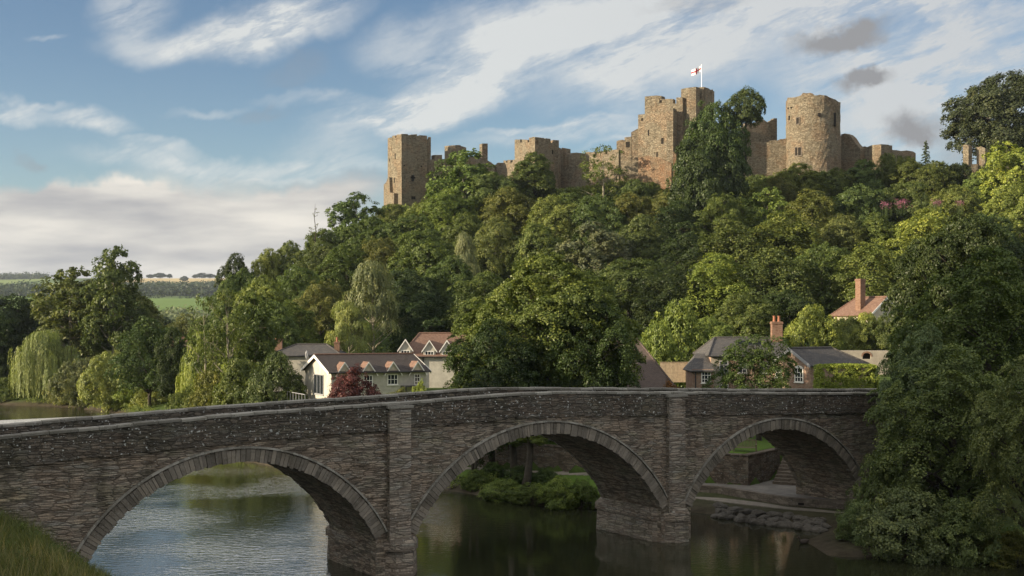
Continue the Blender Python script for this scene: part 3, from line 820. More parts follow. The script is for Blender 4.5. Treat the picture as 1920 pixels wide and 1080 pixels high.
# lower swelling of the left face
a0 = cpt(719.5,251.5); b0 = cpt(742,246.2); b0 = (b0[0]-.35, b0[1]-.1)
mb = MB(); facewall(mb, a0, b0, trace(a0, b0, [(719.5,346),(724,342),(727,334),(730,332),(731,360),(742,362)]), 30, 2.2, .2); mb.build("plinth", M_castle, castle)
for px, py, w, h in ((741,293,.35,1.2),(739.5,338,.35,1.0),(730,300,.3,.6)): opening(t1, A, B, px, py, w, h)
for px, py, w, h in ((774,334,.6,1.3),(774,333,1.0,.35),(790,312,.3,.3),(758,310,.25,.25),(775,371,.9,.6),(783,300,.2,.2)): opening(t1, B, Cc, px, py, w, h)
# 2 low shaded link and the two stubs behind the ash tree
mb = MB(); A, B = cpt(806,249), cpt(846,252)
facewall(mb, A, B, trace(A, B, [(806,299),(815,299),(815,290),(829,290),(829,298),(846,299)]), 32, 1.3); mb.build("curtain_wall", M_castle, castle)
A, B, Cc = cpt(840,256), cpt(842.5,254.5), cpt(868,258)
tower("turret", A, B, Cc, trace(A,B,[(840,273),(842.5,273)]), trace(B,Cc,[(842.5,273),(848,273),(848,278),(853,278),(853,272),(864,272),(864,276),(868,276)]), 32, PZ(273,256), M_castle)
mb = MB(); A, B = cpt(904,256), cpt(914.5,256.5)
facewall(mb, A, B, trace(A,B,[(904,269),(914.5,269)]), 34, 1.5, .03); mb.build("chimney_stack", M_castle, castle)
mb = MB(); A, B = cpt(868,258), cpt(928,256)
facewall(mb, A, B, trace(A,B,[(868,292),(885,292),(900,298),(912,300),(918,303),(928,312)]), 32, 1.3, .2); mb.build("curtain_wall", M_castle, castle)
# 3 lit curtain rising to the middle tower
mb = MB(); A, B = cpt(925,260), cpt(968,247)
pr = trace(A,B,[(925,311),(931,308),(931,306),(938,305),(944,305),(944,301),(949,301),(949,305),(951,305),(951,300),(957,301),(957,305),(961,304),(961,299),(968,300)])
facewall(mb, A, B, pr, 32, 1.2); cw = mb.build("curtain_wall", M_castle, castle)
A, B, Cc = cpt(965,247.5), cpt(1003,239.5), cpt(1048,244)
tm = tower("square_tower", A, B, Cc, trace(A,B,[(965,262),(975,261.5),(975,267),(978.5,267),(978.5,262),(989,262),(989,267),(992,267),(992,258),(1003,257)]),
      trace(B,Cc,[(1003,257),(1010,257.5),(1010,262),(1013,262),(1013,258),(1020,258),(1020,262),(1023,262),(1023,259),(1032,260),(1033,268),(1040,269),(1047,270)]), 32, PZ(262,243), M_castle, "square tower at the middle of the castle with a small raised battlement")
for px, py, w, h in ((984,300,.35,1.1),(995,283,.3,.8)): opening(tm, A, B, px, py, w, h)
for px, py, w, h in ((1020,300,.4,1.0),(1036,285,.3,.8),(1012,330,.4,.9)): opening(tm, B, Cc, px, py, w, h)
mb = MB(); B2 = cpt(1046.5,243.0); C2 = cpt(1052,244.6)
facewall(mb, B2, C2, trace(B2,C2,[(1046.5,276),(1052,278)]), 32, 3); mb.build("buttress", M_castle, castle)
# 4 lit curtain between middle tower and keep
A, B = cpt(1048,248.5), cpt(1160,238)
pr = trace(A,B,[(1048,280),(1053,279),(1053,277),(1062,278),(1062,289),(1070,290),(1070,287),(1081,286),(1092,287),(1092,293),(1097,293),(1097,286),(1115,284.5),(1115,291),(1119,291),(1119,284),(1135,283),(1135,289),(1139,289),(1139,282),(1160,280)])
mb = MB(); facewall(mb, A, B, pr, 32, 1.3, .12); cw = mb.build("curtain_wall", M_castle, castle, label="sunlit curtain wall between the middle tower and the keep")
opening(cw, A, B, 1094, 357, 1.0, .7); opening(cw, A, B, 1130, 330, .35, 1.0)
# 5 stepped walls climbing to the keep
A, B = cpt(1156,238.4), cpt(1184,237.4)
mb = MB(); facewall(mb, A, B, trace(A,B,[(1156,265),(1160,263),(1168,262),(1171,264),(1171,258),(1183,256),(1184,256)]), 34, 1.2); w1 = mb.build("curtain_wall", M_castle, castle, label="stepped lit wall climbing to the keep")
opening(w1, A, B, 1177, 271, .75, 1.1)
A, B = cpt(1183.5,237.45), cpt(1198,237.1)
mb = MB(); facewall(mb, A, B, trace(A,B,[(1182.5,248),(1190,244),(1198,240)]), 34, 3.0); mb.build("curtain_wall", M_castle, castle)
# 6 the keep
A, B, Cc = cpt(1196.5,237.0), cpt(1262,232.0), cpt(1300,243.0)
kp = tower("keep", A, B, Cc, trace(A,B,[(1196.5,219),(1200,217),(1209,214),(1230,210),(1246,206),(1262,203)]), trace(B,Cc,[(1262,203),(1265,206),(1268,208),(1272,207),(1276,210),(1300,210)]), 34, PZ(214,236), M_castle, "massive keep with the warm lit front")
for px, py, w, h in ((1216,249,.3,1.1),(1242,264,.55,1.1),(1232,291,.3,1.2),(1246,309,.5,1.8),(1204,224,.4,.5),(1252,220,.45,.35)): opening(kp, A, B, px, py, w, h)
opening(kp, A, B, 1243, 322, 1.6, .25)
s_ = svis(A,B,1256); mb = MB()
M_ = Matrix.Translation(Vector((A[0]+(B[0]-A[0])*s_, A[1]+(B[1]-A[1])*s_, 0))-CI)
a2, b2 = cpt(1262.2,231.75), cpt(1268,231.6)
a2 = (a2[0]+.02, a2[1])
facewall(mb, a2, b2, trace(a2,b2,[(1262.2,284),(1268,290)]), 34, .8); mb.build("buttress", M_castle_red, castle)
opening(kp, A, B, 1255.5, 296, .35, 5.0, nm="drain_slot")
# red stone foot of the keep, slightly proud
a1, b1 = (A[0]-.02, A[1]-.14), (B[0]-.35, B[1]-.14)
mb = MB(); facewall(mb, a1, b1, trace(a1,b1,[(1197,296),(1215,292),(1230,295),(1246,300),(1262,305)]), 34, .13, .25); mb.build("battered_foot", M_castle_red, castle, label="reddish stone foot of the keep")
# upper storey of the keep
A, B, Cc = cpt(1209,238.4), cpt(1240,236.2), cpt(1247,238.5)
tower("turret", A, B, Cc, trace(A,B,[(1209,181),(1218,180),(1230,179),(1240,180)]), trace(B,Cc,[(1240,180),(1247,183)]), 45, PZ(181,237), M_castle)
A, B = cpt(1231,236.0), cpt(1280,233.3)
mb = MB(); facewall(mb, A, B, trace(A,B,[(1231,186),(1236,186),(1236,193),(1241,193),(1241,186),(1262,185.5),(1262,194),(1268,194),(1268,183),(1280,182.5)]), 45, 1.2, .06); mb.build("battlement", M_castle, castle)
A, B, Cc = cpt(1277,234.4), cpt(1305,232.2), cpt(1313,234.6)
tower("turret", A, B, Cc, trace(A,B,[(1277,167),(1285,165),(1296,164),(1305,163)]), trace(B,Cc,[(1305,163),(1313,164)]), 42, PZ(166,234), M_castle)
A, B, Cc = cpt(1310,234.2), cpt(1319.5,233.4), cpt(1337,237.6)
tk = tower("turret", A, B, Cc, trace(A,B,[(1310,163.5),(1319.5,163)]), trace(B,Cc,[(1319.5,163),(1324,166),(1330,166),(1330,168),(1337,168)]), 42, PZ(166,235), M_castle)
# 7 broken wall behind the big tree, then the low link
A, B = cpt(1392,241), cpt(1457,243)
mb = MB(); facewall(mb, A, B, trace(A,B,[(1392,240),(1400,229),(1405,231),(1412,230),(1420,229),(1427,224),(1431,223),(1435,226),(1440,230),(1447,225),(1451,224),(1451,222),(1457,222)]), 36, 1.4, .15); mb.build("broken_wall", M_castle, castle, label="jagged broken wall left of the round tower")
A, B = cpt(1325,238), cpt(1478,236.5)
mb = MB(); facewall(mb, A, B, trace(A,B,[(1325,262),(1380,266),(1392,262),(1405,268),(1430,266),(1457,263),(1463,260),(1470,261),(1478,258)]), 36, 1.4, .25); cw = mb.build("curtain_wall", M_castle, castle)
# 8 the round tower
Yc = 236.5; rx = 49.5/F*Yc*1.0; cxr = PX(1524.5, Yc)
def ring_tower():
    mb = MB(); n = 72; rnd = random.Random(3)
    tp = {1475:184,1480:183,1490:182.5,1500:181,1503:177,1506:174.5,1515:174,1524:174.5,1527:178,1531:179,1536:177.5,1546:178,1553:181,1558:184.5,1566:186,1570:190,1574:192}
    kx = sorted(tp); zs = [38, 39.5, 41] + list(np.linspace(42,53.5,14))
    def rad(z, th): 
        f = 1.0 + .055*max(0,(43-z)/5) + .02*math.exp(-(z-46)**2/3)
        return rx*f + .10*math.sin(th*7+z*1.9) *.5 + rnd.uniform(-.05,.05)
    rows = []
    tops = []
    for j in range(n):
        th = 2*math.pi*j/n; x = cxr+rx*math.cos(th); y = Yc+rx*math.sin(th)
        px = HX+x/y*F
        zt = CAMZ-(float(np.interp(px, kx, [tp[k] for k in kx]))-HY)/F*y
        if math.sin(th) > 0: zt -= .5+.9*rnd.random()
        tops.append(zt + rnd.uniform(-.08,.08))
    for z in zs:
        rows.append([(cxr+rad(z,2*math.pi*j/n)*math.cos(2*math.pi*j/n)-CI.x, Yc+rad(z,2*math.pi*j/n)*math.sin(2*math.pi*j/n)-CI.y, z-CI.z) for j in range(n)])
    rows.append([(cxr+rad(53,0)*math.cos(2*math.pi*j/n)-CI.x, Yc+rad(53,0)*math.sin(2*math.pi*j/n)-CI.y, max(tops[j],53.8)-CI.z) for j in range(n)])
    for inn in (0.0, 4.0): rows.append([(cxr+(rx-1.3)*math.cos(2*math.pi*j/n)-CI.x, Yc+(rx-1.3)*math.sin(2*math.pi*j/n)-CI.y, max(tops[j],53.8)-inn-CI.z) for j in range(n)])
    o = len(mb.v)
    for r_ in rows: mb.v += r_
    arc = 2*math.pi*rx/n
    for i in range(len(rows)-1):
        for j in range(n):
            k_ = (j+1)%n
            mb.uv[len(mb.f)] = [(j*arc, rows[i][j][2]),((j+1)*arc, rows[i][k_][2]),((j+1)*arc, rows[i+1][k_][2]),(j*arc, rows[i+1][j][2])]
            mb.f.append((i*n+j, i*n+k_, (i+1)*n+k_, (i+1)*n+j))
    mb.f.append(tuple((len(rows)-1)*n+j for j in range(n)))
    return mb.build("round_tower", M_castle, castle, label="round tower standing alone on the right of the castle")
rt = ring_tower()
def ropen(px, py, w, h, nm="arrow_slit", frame=0):
    u = (px-HX)/F; a = 1+u*u; b = -2*(u*cxr+Yc); c = cxr*cxr+Yc*Yc-(rx+.05)**2
    y = (-b-math.sqrt(b*b-4*a*c))/(2*a); x = u*y
    n = Vector((x-cxr, y-Yc, 0)).normalized(); t = Vector((-n.y, n.x, 0))
    P0 = (x-t.x*2, y-t.y*2); P1 = (x+t.x*2, y+t.y*2)
    return opening(rt, P0, P1, px, py, w, h, frame, nm, depth=.12)
ropen(1496,226.5,.55,1.2,"window",1); ropen(1499.5,284,.6,1.55,"window",1); ropen(1493.5,284,.5,1.55,"window",1); ropen(1480,221,.35,.8)
ropen(1484,202,.4,.25); ropen(1478,203,.3,.25); ropen(1536,215,.55,.7,"window"); ropen(1565,224,.5,2.6,"window")
mb = MB(); A, B = cpt(1569,237), cpt(1577.5,238)
facewall(mb, A, B, trace(A,B,[(1569,250),(1574,250),(1577.5,256)]), 38, 3); mb.build("buttress", M_castle, castle)
# 9 broken walls on the right
A, B = cpt(1577,240), cpt(1613,236)
mb = MB(); facewall(mb, A, B, trace(A,B,[(1577,252),(1584,250),(1591,253),(1597,257),(1604,268),(1613,279)]), 36, 1.3, .25); mb.build("broken_wall", M_castle, castle, label="ivy grown broken wall beside the round tower")
A, B, Cc = cpt(1611,238.5), cpt(1652,232), cpt(1673,236)
tower("low_wall_block", A, B, Cc, trace(A,B,[(1611,280),(1622,276),(1632,273),(1643,271.5),(1652,270.5)]), trace(B,Cc,[(1652,270.5),(1665,271),(1671,274),(1673,278)]), 36, PZ(273,236), M_castle)
A, B = cpt(1672,236.5), cpt(1717,238)
mb = MB(); facewall(mb, A, B, trace(A,B,[(1672,281),(1690,283),(1700,282),(1712,284),(1717,288)]), 36, 1.2, .2); mb.build("curtain_wall", M_castle, castle)
# ruined pillars far right
pil = empty("ruined_pillars", (PX(1828,230),230,38), 0, "two broken stone pillars under the big tree at the far right of the hilltop", "ruin")
for x0, x1, yt in ((1805.5,1818,272),(1831,1849,276)):
    CIo, CI = CI, Vector(pil.location)
    A, B = cpt(x0,231), cpt(x1-2,230); mb = MB()
    facewall(mb, A, B, trace(A,B,[(x0,yt),((x0+x1)/2,yt-1),(x1-2,yt+2)]), 36, 1.1, .12, step=.5)
    A, B = cpt(x1-2,230.3), cpt(x1+3,231.2); facewall(mb, A, B, trace(A,B,[(x1-2,yt+5),(x1+3,yt+5)]), 36, .8, .12, step=.5)
    CI = CIo
    mb.build("pillar", M_castle, pil)
CI2 = Vector(pil.location)
mb = MB(); mb.box(PX(1818,230.5)-CI2.x, PX(1832,230.5)-CI2.x, .2, 1.2, -6, PZ(308,230.5)-CI2.z); mb.build("broken_wall", M_castle, pil)
# flag and pole on the keep
fy = 236.0; fx = PX(1315.5, fy); fz0 = PZ(167, fy)
fp_ = empty("flagpole", (fx, fy, fz0-1.5), 0, "tall white flagpole on the highest turret of the keep", "flagpole")
mb = MB(); H_ = PZ(122,fy)-fz0+1.5; mb.tube([(0,0,0),(0,0,H_)], [.075,.05], 8); mb.tube([(0,0,H_),(0,0,H_+.12)], [.1,.06], 8); mb.build("pole", M_pole, fp_)
def flagmat():
    m, k, out = newmat("flag_cloth")
    uv = k.n.new('ShaderNodeUVMap').outputs[0]; sp = k.n.new('ShaderNodeSeparateXYZ'); k.l.new(uv, sp.inputs[0])
    a = k.math('LESS_THAN', k.math('ABSOLUTE', k.math('SUBTRACT', sp.outputs[0], .5)), .07)
    b = k.math('LESS_THAN', k.math('ABSOLUTE', k.math('SUBTRACT', sp.outputs[1], .5)), .12)
    bsdf(k, out, k.mix(k.math('MAXIMUM', a, b), (.78,.75,.72), (.45,.03,.05)), .8)
    return m
mb = MB(); n = 14
for i in range(n):
    for j in range(6):
        q = []; uvq = []
        for a_, b_ in ((i,j),(i+1,j),(i+1,j+1),(i,j+1)):
            s = a_/n; t = b_/6
            x = -.06 - 1.9*s; yv = .22*math.sin(s*8)*s**.5; z = H_-.15-1.15*(1-t) - .85*s + .08*math.sin(s*7+1)
            q.append((x,yv,z)); uvq.append((s,t))
        mb.add(q, [(0,1,2,3)], [uvq])
fo = mb.build("flag", flagmat(), None); fo.location = fp_.location
tag(fo, "white flag with a red cross flying from the pole on the keep", "flag")

# ------------------------------------------------------------------ trees: one prototype of each kind, copied
def unit(a): return a/np.maximum(np.linalg.norm(a, axis=1, keepdims=True), 1e-6)
def leaves_mesh(name, P, N, size, rg, aspect=.55, hang=None, tone=None):
    """one rhombic leaf (or leaf spray) per point"""
    n = len(P); N = unit(N)
    r = rg.normal(size=(n,3))
    if hang is not None: r = r*.25 + hang
    T = unit(r - N*(r*N).sum(1, keepdims=True)); S = np.cross(N, T)
    L = (size*rg.uniform(.7,1.3,n))[:,None]; W = L*aspect
    V = np.empty((n,4,3)); V[:,0] = P - T*L*.5; V[:,1] = P + S*W*.5 + T*L*.08; V[:,2] = P + T*L*.5; V[:,3] = P - S*W*.5 + T*L*.08
    V[:,1] += N*W*.12; V[:,3] += N*W*.12
    return raw_mesh(name, V.reshape(-1,3), np.arange(n*4).reshape(-1,4), M_leaf, np.repeat(tone if tone is not None else rg.random(n), 4))
def clumps_to_leaves(cc, cn, cr, per, size, rg, flat=.5, spread=.8, up=.45, out=.8, rnd=.55, aspect=.6, name="crown", droop=0.0, tones=None):
    """cc centres, cn outward normals, cr radii"""
    n = len(cc); tone = np.clip(rg.normal(.5,.2,n),0,1) if tones is None else tones
    idx = np.repeat(np.arange(n), per)
    d = unit(rg.normal(size=(len(idx),3))) * (rg.random(len(idx))**.45)[:,None]
    A = unit(cn + np.array([0,0,.6])); A = A[idx]
    comp = (d*A).sum(1, keepdims=True); d = d - A*comp*(1-flat)
    off = d*cr[idx][:,None]
    if droop: off[:,2] -= droop*(np.linalg.norm(off[:,:2],axis=1)**1.5)/np.sqrt(cr[idx])
    P = cc[idx] + off
    N = unit(cn[idx])*out + unit(off+1e-6)*.35 + np.array([0,0,up]) + rg.normal(size=P.shape)*rnd
    return leaves_mesh(name, P, N, size, rg, aspect, tone=np.clip(tone[idx]+rg.normal(0,.08,len(idx)),0,1))
def lobed_crown(seed, H, Rad, z0, nl, lr=(.30,.46), dens=1.0, cr=.62, per=52, size=.27, flat=.5, gap=.0, taper=.5, pointy=1.0, **kw):
    """crown of overlapping lobes; returns mesh and lobe centres for the limbs"""
    rg = np.random.default_rng(seed); lob = []
    hc = (H-z0)/2; zc = z0+hc
    for i in range(nl):
        f = (i+.5)/nl; zz = z0 + (H-z0)*(.16+.76*f)
        prof = max(.10, math.sin(math.pi*min(1,(.18+.82*f))**pointy))**taper
        a = i*2.399 + rg.uniform(-.5,.5); rr = Rad*prof*rg.uniform(.45,.72)
        if f > .9: rr *= .35
        lob.append((rr*math.cos(a), rr*math.sin(a), zz + rg.uniform(-.4,.4), Rad*rg.uniform(*lr)*(.8+.3*prof)))
    lob.append((0,0,zc, Rad*.5))
    L = np.array(lob); cc, cn = [], []
    for k, (x,y,z,r) in enumerate(L):
        m = int(4*math.pi*r*r/(cr*cr*1.5)*dens)
        d = unit(rg.normal(size=(m,3))); rad = r*(1+rg.normal(0,.13,m)); p = np.array([x,y,z]) + d*rad[:,None]*np.array([1,1,.85])
        keep = np.ones(m, bool)
        for j, (a,b,c_,q) in enumerate(L):
            if j != k: keep &= np.linalg.norm((p-np.array([a,b,c_]))/np.array([1,1,.85]), axis=1) > q*.86
        keep &= (d[:,2] > -.55) | (rg.random(m) < .35)
        if gap: keep &= rg.random(m) > gap
        cc.append(p[keep]); cn.append(d[keep])
    cc = np.concatenate(cc); cn = np.concatenate(cn)
    crr = cr*rg.uniform(.6,1.35,len(cc))
    # occasional sprays past the outline
    ex = rg.random(len(cc)) < .12; cc[ex] += cn[ex]*rg.uniform(.2,.8,(ex.sum(),1))*cr*1.3
    return clumps_to_leaves(cc, cn, crr, per, size, rg, flat=flat, **kw), L
def trunk_mesh(name, H, r0, targets, seed, lean=0.0, fork=.35, mat=None, top=.8, stems=1, fine=0, sub=True):
    rd = random.Random(seed); mb = MB()
    for s_ in range(stems):
        bx, by = (0,0) if stems == 1 else (rd.uniform(-.6,.6), rd.uniform(-.6,.6))
        dx, dy = (lean + (rd.uniform(-.12,.12) if stems > 1 else 0)), (rd.uniform(-.1,.1) if stems > 1 else 0)
        pts, rad = [], []
        nst = 9
        for i in range(nst):
            f = i/(nst-1); z = H*top*f
            pts.append((bx+dx*z+rd.uniform(-.12,.12)*f*2, by+dy*z+rd.uniform(-.12,.12)*f*2, z-.3*(i==0)))
            rad.append(r0/(1 if stems==1 else 1.4)*((1-f)**.8*.92+.06)*(1.35 if i==0 else 1))
        mb.tube(pts, rad, 9)
        for k, t in enumerate(targets):
            if stems > 1 and k % stems != s_: continue
            tx,ty,tz,tr = t[:4]
            f = fork + rd.uniform(0,.25); zs = min(H*top*.92, max(H*.12, tz - math.hypot(tx,ty)*rd.uniform(.55,.95)))
            i0 = min(nst-2, int(zs/(H*top)*(nst-1))); g = zs/(H*top)*(nst-1)-i0
            a = Vector(pts[i0]).lerp(Vector(pts[i0+1]), g); ra = rad[i0]*(1-g)+rad[i0+1]*g
            b = Vector((tx,ty,tz)); m1 = a.lerp(b,.35)+Vector((rd.uniform(-.3,.3),rd.uniform(-.3,.3),.25*tr*.3)); m2 = a.lerp(b,.7)+Vector((rd.uniform(-.3,.3),rd.uniform(-.3,.3),rd.uniform(0,.4)))
            mb.tube([a,m1,m2,b], [ra*.6,ra*.42,ra*.28,ra*.12], 6)
            if sub:
                for q in range(5):
                    d = Vector((rd.gauss(0,1),rd.gauss(0,1),rd.gauss(.3,.7))).normalized()*tr*rd.uniform(.7,1.05)
                    c_ = m2.lerp(b, rd.random()); mb.tube([c_, c_+d*.55+Vector((0,0,.1)), b+d], [ra*.16,ra*.10,ra*.04], 5)
    o = mb.build(name, mat or M_bark, None, smooth=True, uv=False); me = o.data; bpy.data.objects.remove(o)
    return me

PROTO = {}
def proto(key, crown, trunk, W, H): PROTO[key] = (crown, trunk, W, H)
def bounds(me):
    co = np.empty(len(me.vertices)*3, np.float32); me.vertices.foreach_get("co", co); co = co.reshape(-1,3)
    lo, hi = np.percentile(co, 1, axis=0), np.percentile(co, 99.3, axis=0)
    return (hi[0]-lo[0]+hi[1]-lo[1])/2, co[:,2].max()
def mk(key, seed, H, Rad, z0, nl, r0=.32, tr=None, tkw={}, **kw):
    me, L = lobed_crown(seed, H, Rad, z0, nl, **kw); me.name = key
    t = trunk_mesh(key+"_trunk", H, r0, list(L[:-1]), seed, **tkw)
    w, h = bounds(me); proto(key, me, t, w, h)
mk('broadA', 1, 14, 5.4, 2.0, 15)
mk('broadB', 2, 14, 5.0, 1.5, 19, lr=(.26,.40), cr=.55, size=.24, per=48)
mk('broadC', 3, 13, 5.8, 2.0, 12, lr=(.34,.5), cr=.75, size=.30, per=60)
mk('layered', 4, 14, 5.4, 1.5, 20, lr=(.26,.42), cr=.85, size=.28, flat=.2, per=62, droop=.35, up=.8, out=.45)
mk('tall', 5, 17, 4.0, 2.0, 18, lr=(.34,.5), taper=.6)
mk('spray', 6, 15, 4.6, 1.5, 20, lr=(.28,.42), cr=.7, size=.30, flat=.3, droop=.6, per=52, aspect=.35)
mk('ash', 7, 15, 4.8, 3.2, 15, lr=(.22,.34), dens=.85, gap=.25, cr=.62, size=.32, per=48, tkw=dict(mat=M_barkl))
mk('airy', 8, 14, 4.2, 3.5, 13, lr=(.20,.30), dens=.55, gap=.38, cr=.55, size=.24, per=36, r0=.27, tkw=dict(mat=M_barkl))
mk('bigoak', 9, 20, 10.0, 3.5, 30, lr=(.19,.29), cr=1.0, size=.36, per=75, r0=.7, flat=.55)
mk('high', 12, 16, 4.2, 8.0, 12, lr=(.30,.46), tkw=dict(fine=1))
mk('bushA', 10, 5, 3.4, -.4, 12, lr=(.32,.48), cr=.5, size=.2, per=55, r0=.10, taper=.35, tkw=dict(stems=3, sub=False))
mk('bushB', 11, 4, 2.6, -.3, 10, lr=(.32,.5), cr=.42, size=.17, per=50, r0=.08, taper=.3, tkw=dict(stems=3, sub=False), flat=.8)
# nearer trees: finer leaves
mk('nearA', 21, 15, 7.2, .8, 34, lr=(.16,.30), dens=.85, gap=.12, cr=.75, size=.22, per=95, flat=.2, droop=.14, up=1.0, out=.35, r0=.42)
mk('nearB', 22, 13, 5.6, .6, 26, lr=(.18,.32), dens=.9, gap=.1, cr=.6, size=.19, per=90, flat=.25, droop=.2, up=.8, r0=.34)
mk('nearC', 23, 16, 7.6, .3, 34, lr=(.18,.30), cr=.62, size=.19, per=90, r0=.5, flat=.4, taper=.75)
mk('shrubN', 24, 3.4, 2.3, -.5, 12, lr=(.30,.46), cr=.34, size=.12, per=60, r0=.06, taper=.3, tkw=dict(stems=4, sub=False), flat=.7)
mk('wispy', 25, 9, 4.2, 1.2, 22, lr=(.20,.32), dens=.9, gap=.2, cr=.55, size=.15, per=70, r0=.16, flat=.18, up=.9, out=.3, droop=.2, tkw=dict(stems=2))
# hanging kinds
def hanging(key, seed, H, Rad, heads, strands, size, length, r0, spread=.8, aspect=.22, step=.22, z_low=.3, up=.25, mat=None, sway=.25):
    rg = np.random.default_rng(seed); hd = []
    for i in range(heads):
        f = (i+.5)/heads; a = i*2.399+rg.uniform(-.5,.5); rr = Rad*spread*math.sqrt(1-f*.93)*rg.uniform(.6,1.2)
        hd.append((rr*math.cos(a), rr*math.sin(a), min(H*.97, H*(.42+.55*f) - rr*.12 + rg.normal(0,H*.035)), Rad*.32*rg.uniform(.6,1.3)))
    Ps, Ns, Hs, Ts = [], [], [], []
    for (x,y,z,r) in hd:
        th0 = rg.random()
        for s in range(strands):
            a = rg.uniform(0,2*math.pi); q = r*math.sqrt(rg.random())
            sx, sy = x+q*math.cos(a), y+q*math.sin(a); sz = z + (r*r-q*q)**.5*.55
            L = min(sz - z_low*rg.uniform(.3,2.5), length*rg.uniform(.4,1.15)); n = max(3, int(L/step))
            t = np.arange(n)*step
            out = np.array([math.cos(a), math.sin(a)])*sway
            k1 = rg.uniform(-.12,.12,2)
            P = np.stack([sx+out[0]*(1-np.exp(-t*1.2))+k1[0]*t*.3, sy+out[1]*(1-np.exp(-t*1.2))+k1[1]*t*.3, sz - t*.96], 1) + rg.normal(0,.06,(n,3))
            Ps.append(P); 
            N = np.stack([np.full(n,math.cos(a)), np.full(n,math.sin(a)), np.full(n,up)],1) + np.array([x,y,0])/Rad*.7 + rg.normal(0,.35,(n,3)); Ns.append(N)
            Hs.append(np.tile([math.cos(a)*.2,math.sin(a)*.2,-1.0],(n,1))); Ts.append(np.clip(th0*.6+.2+rg.normal(0,.12,n),0,1))
    me = leaves_mesh(key, np.concatenate(Ps), np.concatenate(Ns), size, rg, aspect, np.concatenate(Hs), np.concatenate(Ts))
    t = trunk_mesh(key+"_trunk", H, r0, [h for h in hd], seed, mat=mat, sub=False); w, h = bounds(me); proto(key, me, t, w, h)
hanging('willow', 31, 12, 5.6, 34, 60, .42, 6.5, .45, step=.20)
hanging('birch', 32, 14, 4.2, 46, 44, .32, 1.9, .2, aspect=.4, step=.17, spread=.95, mat=M_barkl, sway=.5)
# conifers
def conifer(key, seed, H, Rad, nb, size, gapf=0.0, per=26):
    rg = np.random.default_rng(seed); Ps, Ns, Hs = [], [], []; limbs = []
    for i in range(nb):
        f = (i+rg.random())/nb; z = H*(.08+.9*f); L = Rad*(1-f)**.85*rg.uniform(.7,1.1)+.25; a = i*2.399+rg.uniform(-.3,.3)
        if rg.random() < gapf: continue
        n = int(per*(.35+L/Rad)); t = rg.uniform(.1,1,n)
        d = np.array([math.cos(a), math.sin(a)])
        w = rg.normal(0,.22,n)*L*.5*(1-t*.6)
        P = np.stack([d[0]*t*L-d[1]*w, d[1]*t*L+d[0]*w, z + t*L*(.25 if gapf else -.15) - .15*rg.random(n)], 1)
        Ps.append(P); Ns.append(np.tile([d[0]*.3,d[1]*.3,1.0],(n,1))+rg.normal(0,.4,(n,3))); Hs.append(np.tile([d[0],d[1],-.2],(n,1)))
        limbs.append((d[0]*L*.9, d[1]*L*.9, z+L*.2*(1 if gapf else -1), .3))
    me = leaves_mesh(key, np.concatenate(Ps), np.concatenate(Ns), size, rg, .32, np.concatenate(Hs))
    t = trunk_mesh(key+"_trunk", H, .2, limbs[:40], seed, top=.98, sub=False); w, h = bounds(me); proto(key, me, t, w, h)
conifer('conifer', 41, 9, 2.6, 90, .38, per=60)
conifer('spindly', 42, 14, 4.5, 46, .30, gapf=.2, per=24)

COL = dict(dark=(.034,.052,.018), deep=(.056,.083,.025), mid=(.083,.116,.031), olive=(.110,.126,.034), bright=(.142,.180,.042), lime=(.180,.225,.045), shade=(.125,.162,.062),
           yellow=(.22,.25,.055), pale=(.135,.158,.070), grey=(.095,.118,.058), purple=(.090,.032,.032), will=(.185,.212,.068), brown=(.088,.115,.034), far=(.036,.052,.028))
TREES = []
def tree(kind, px, ytop, wpx, Y, col, label, cat="tree", name=None, group=None, rz=None, base=None, hmul=1.0, lean=0.0):
    me, tm_, w0, h0 = PROTO[kind]
    X = PX(px, Y); g = G1(X, Y) if base is None else base
    W = wpx/F*Y
    if base is None: g = min(g, PZ(ytop, Y) - .80*h0*W/w0)
    H = max(1.0, PZ(ytop, Y) - g)*hmul
    rr = random.Random(int(px*31+ytop*7+Y))
    nm = name or {'willow':'weeping_willow','birch':'birch_tree','conifer':'conifer_tree','spindly':'conifer_tree','bushA':'shrub','bushB':'shrub','shrubN':'shrub','ash':'ash_tree','airy':'ash_tree'}.get(kind,'broadleaf_tree')
    root = empty(nm, (X, Y, g-.1), rr.uniform(0,6.28) if rz is None else rz, label, cat, group)
    root.scale = (W/w0*rr.uniform(.94,1.06), W/w0*rr.uniform(.94,1.06), H/h0)
    if kind not in ('willow','birch','conifer','spindly') and base is None: root.rotation_euler = (rr.uniform(-.07,.07), rr.uniform(-.07,.07), root.rotation_euler.z)
    if lean: root.rotation_euler = (0, lean, 0)
    c = COL[col] if isinstance(col, str) else col
    j = rr.uniform(.88,1.14); c = (c[0]*j*rr.uniform(.92,1.1), c[1]*j, c[2]*j*rr.uniform(.85,1.15), 1)
    cr_ = link("crown", me, root); cr_.color = c
    tk_ = link("trunk", tm_, root)
    TREES.append((px, ytop, wpx, Y, X)); return root
T = tree
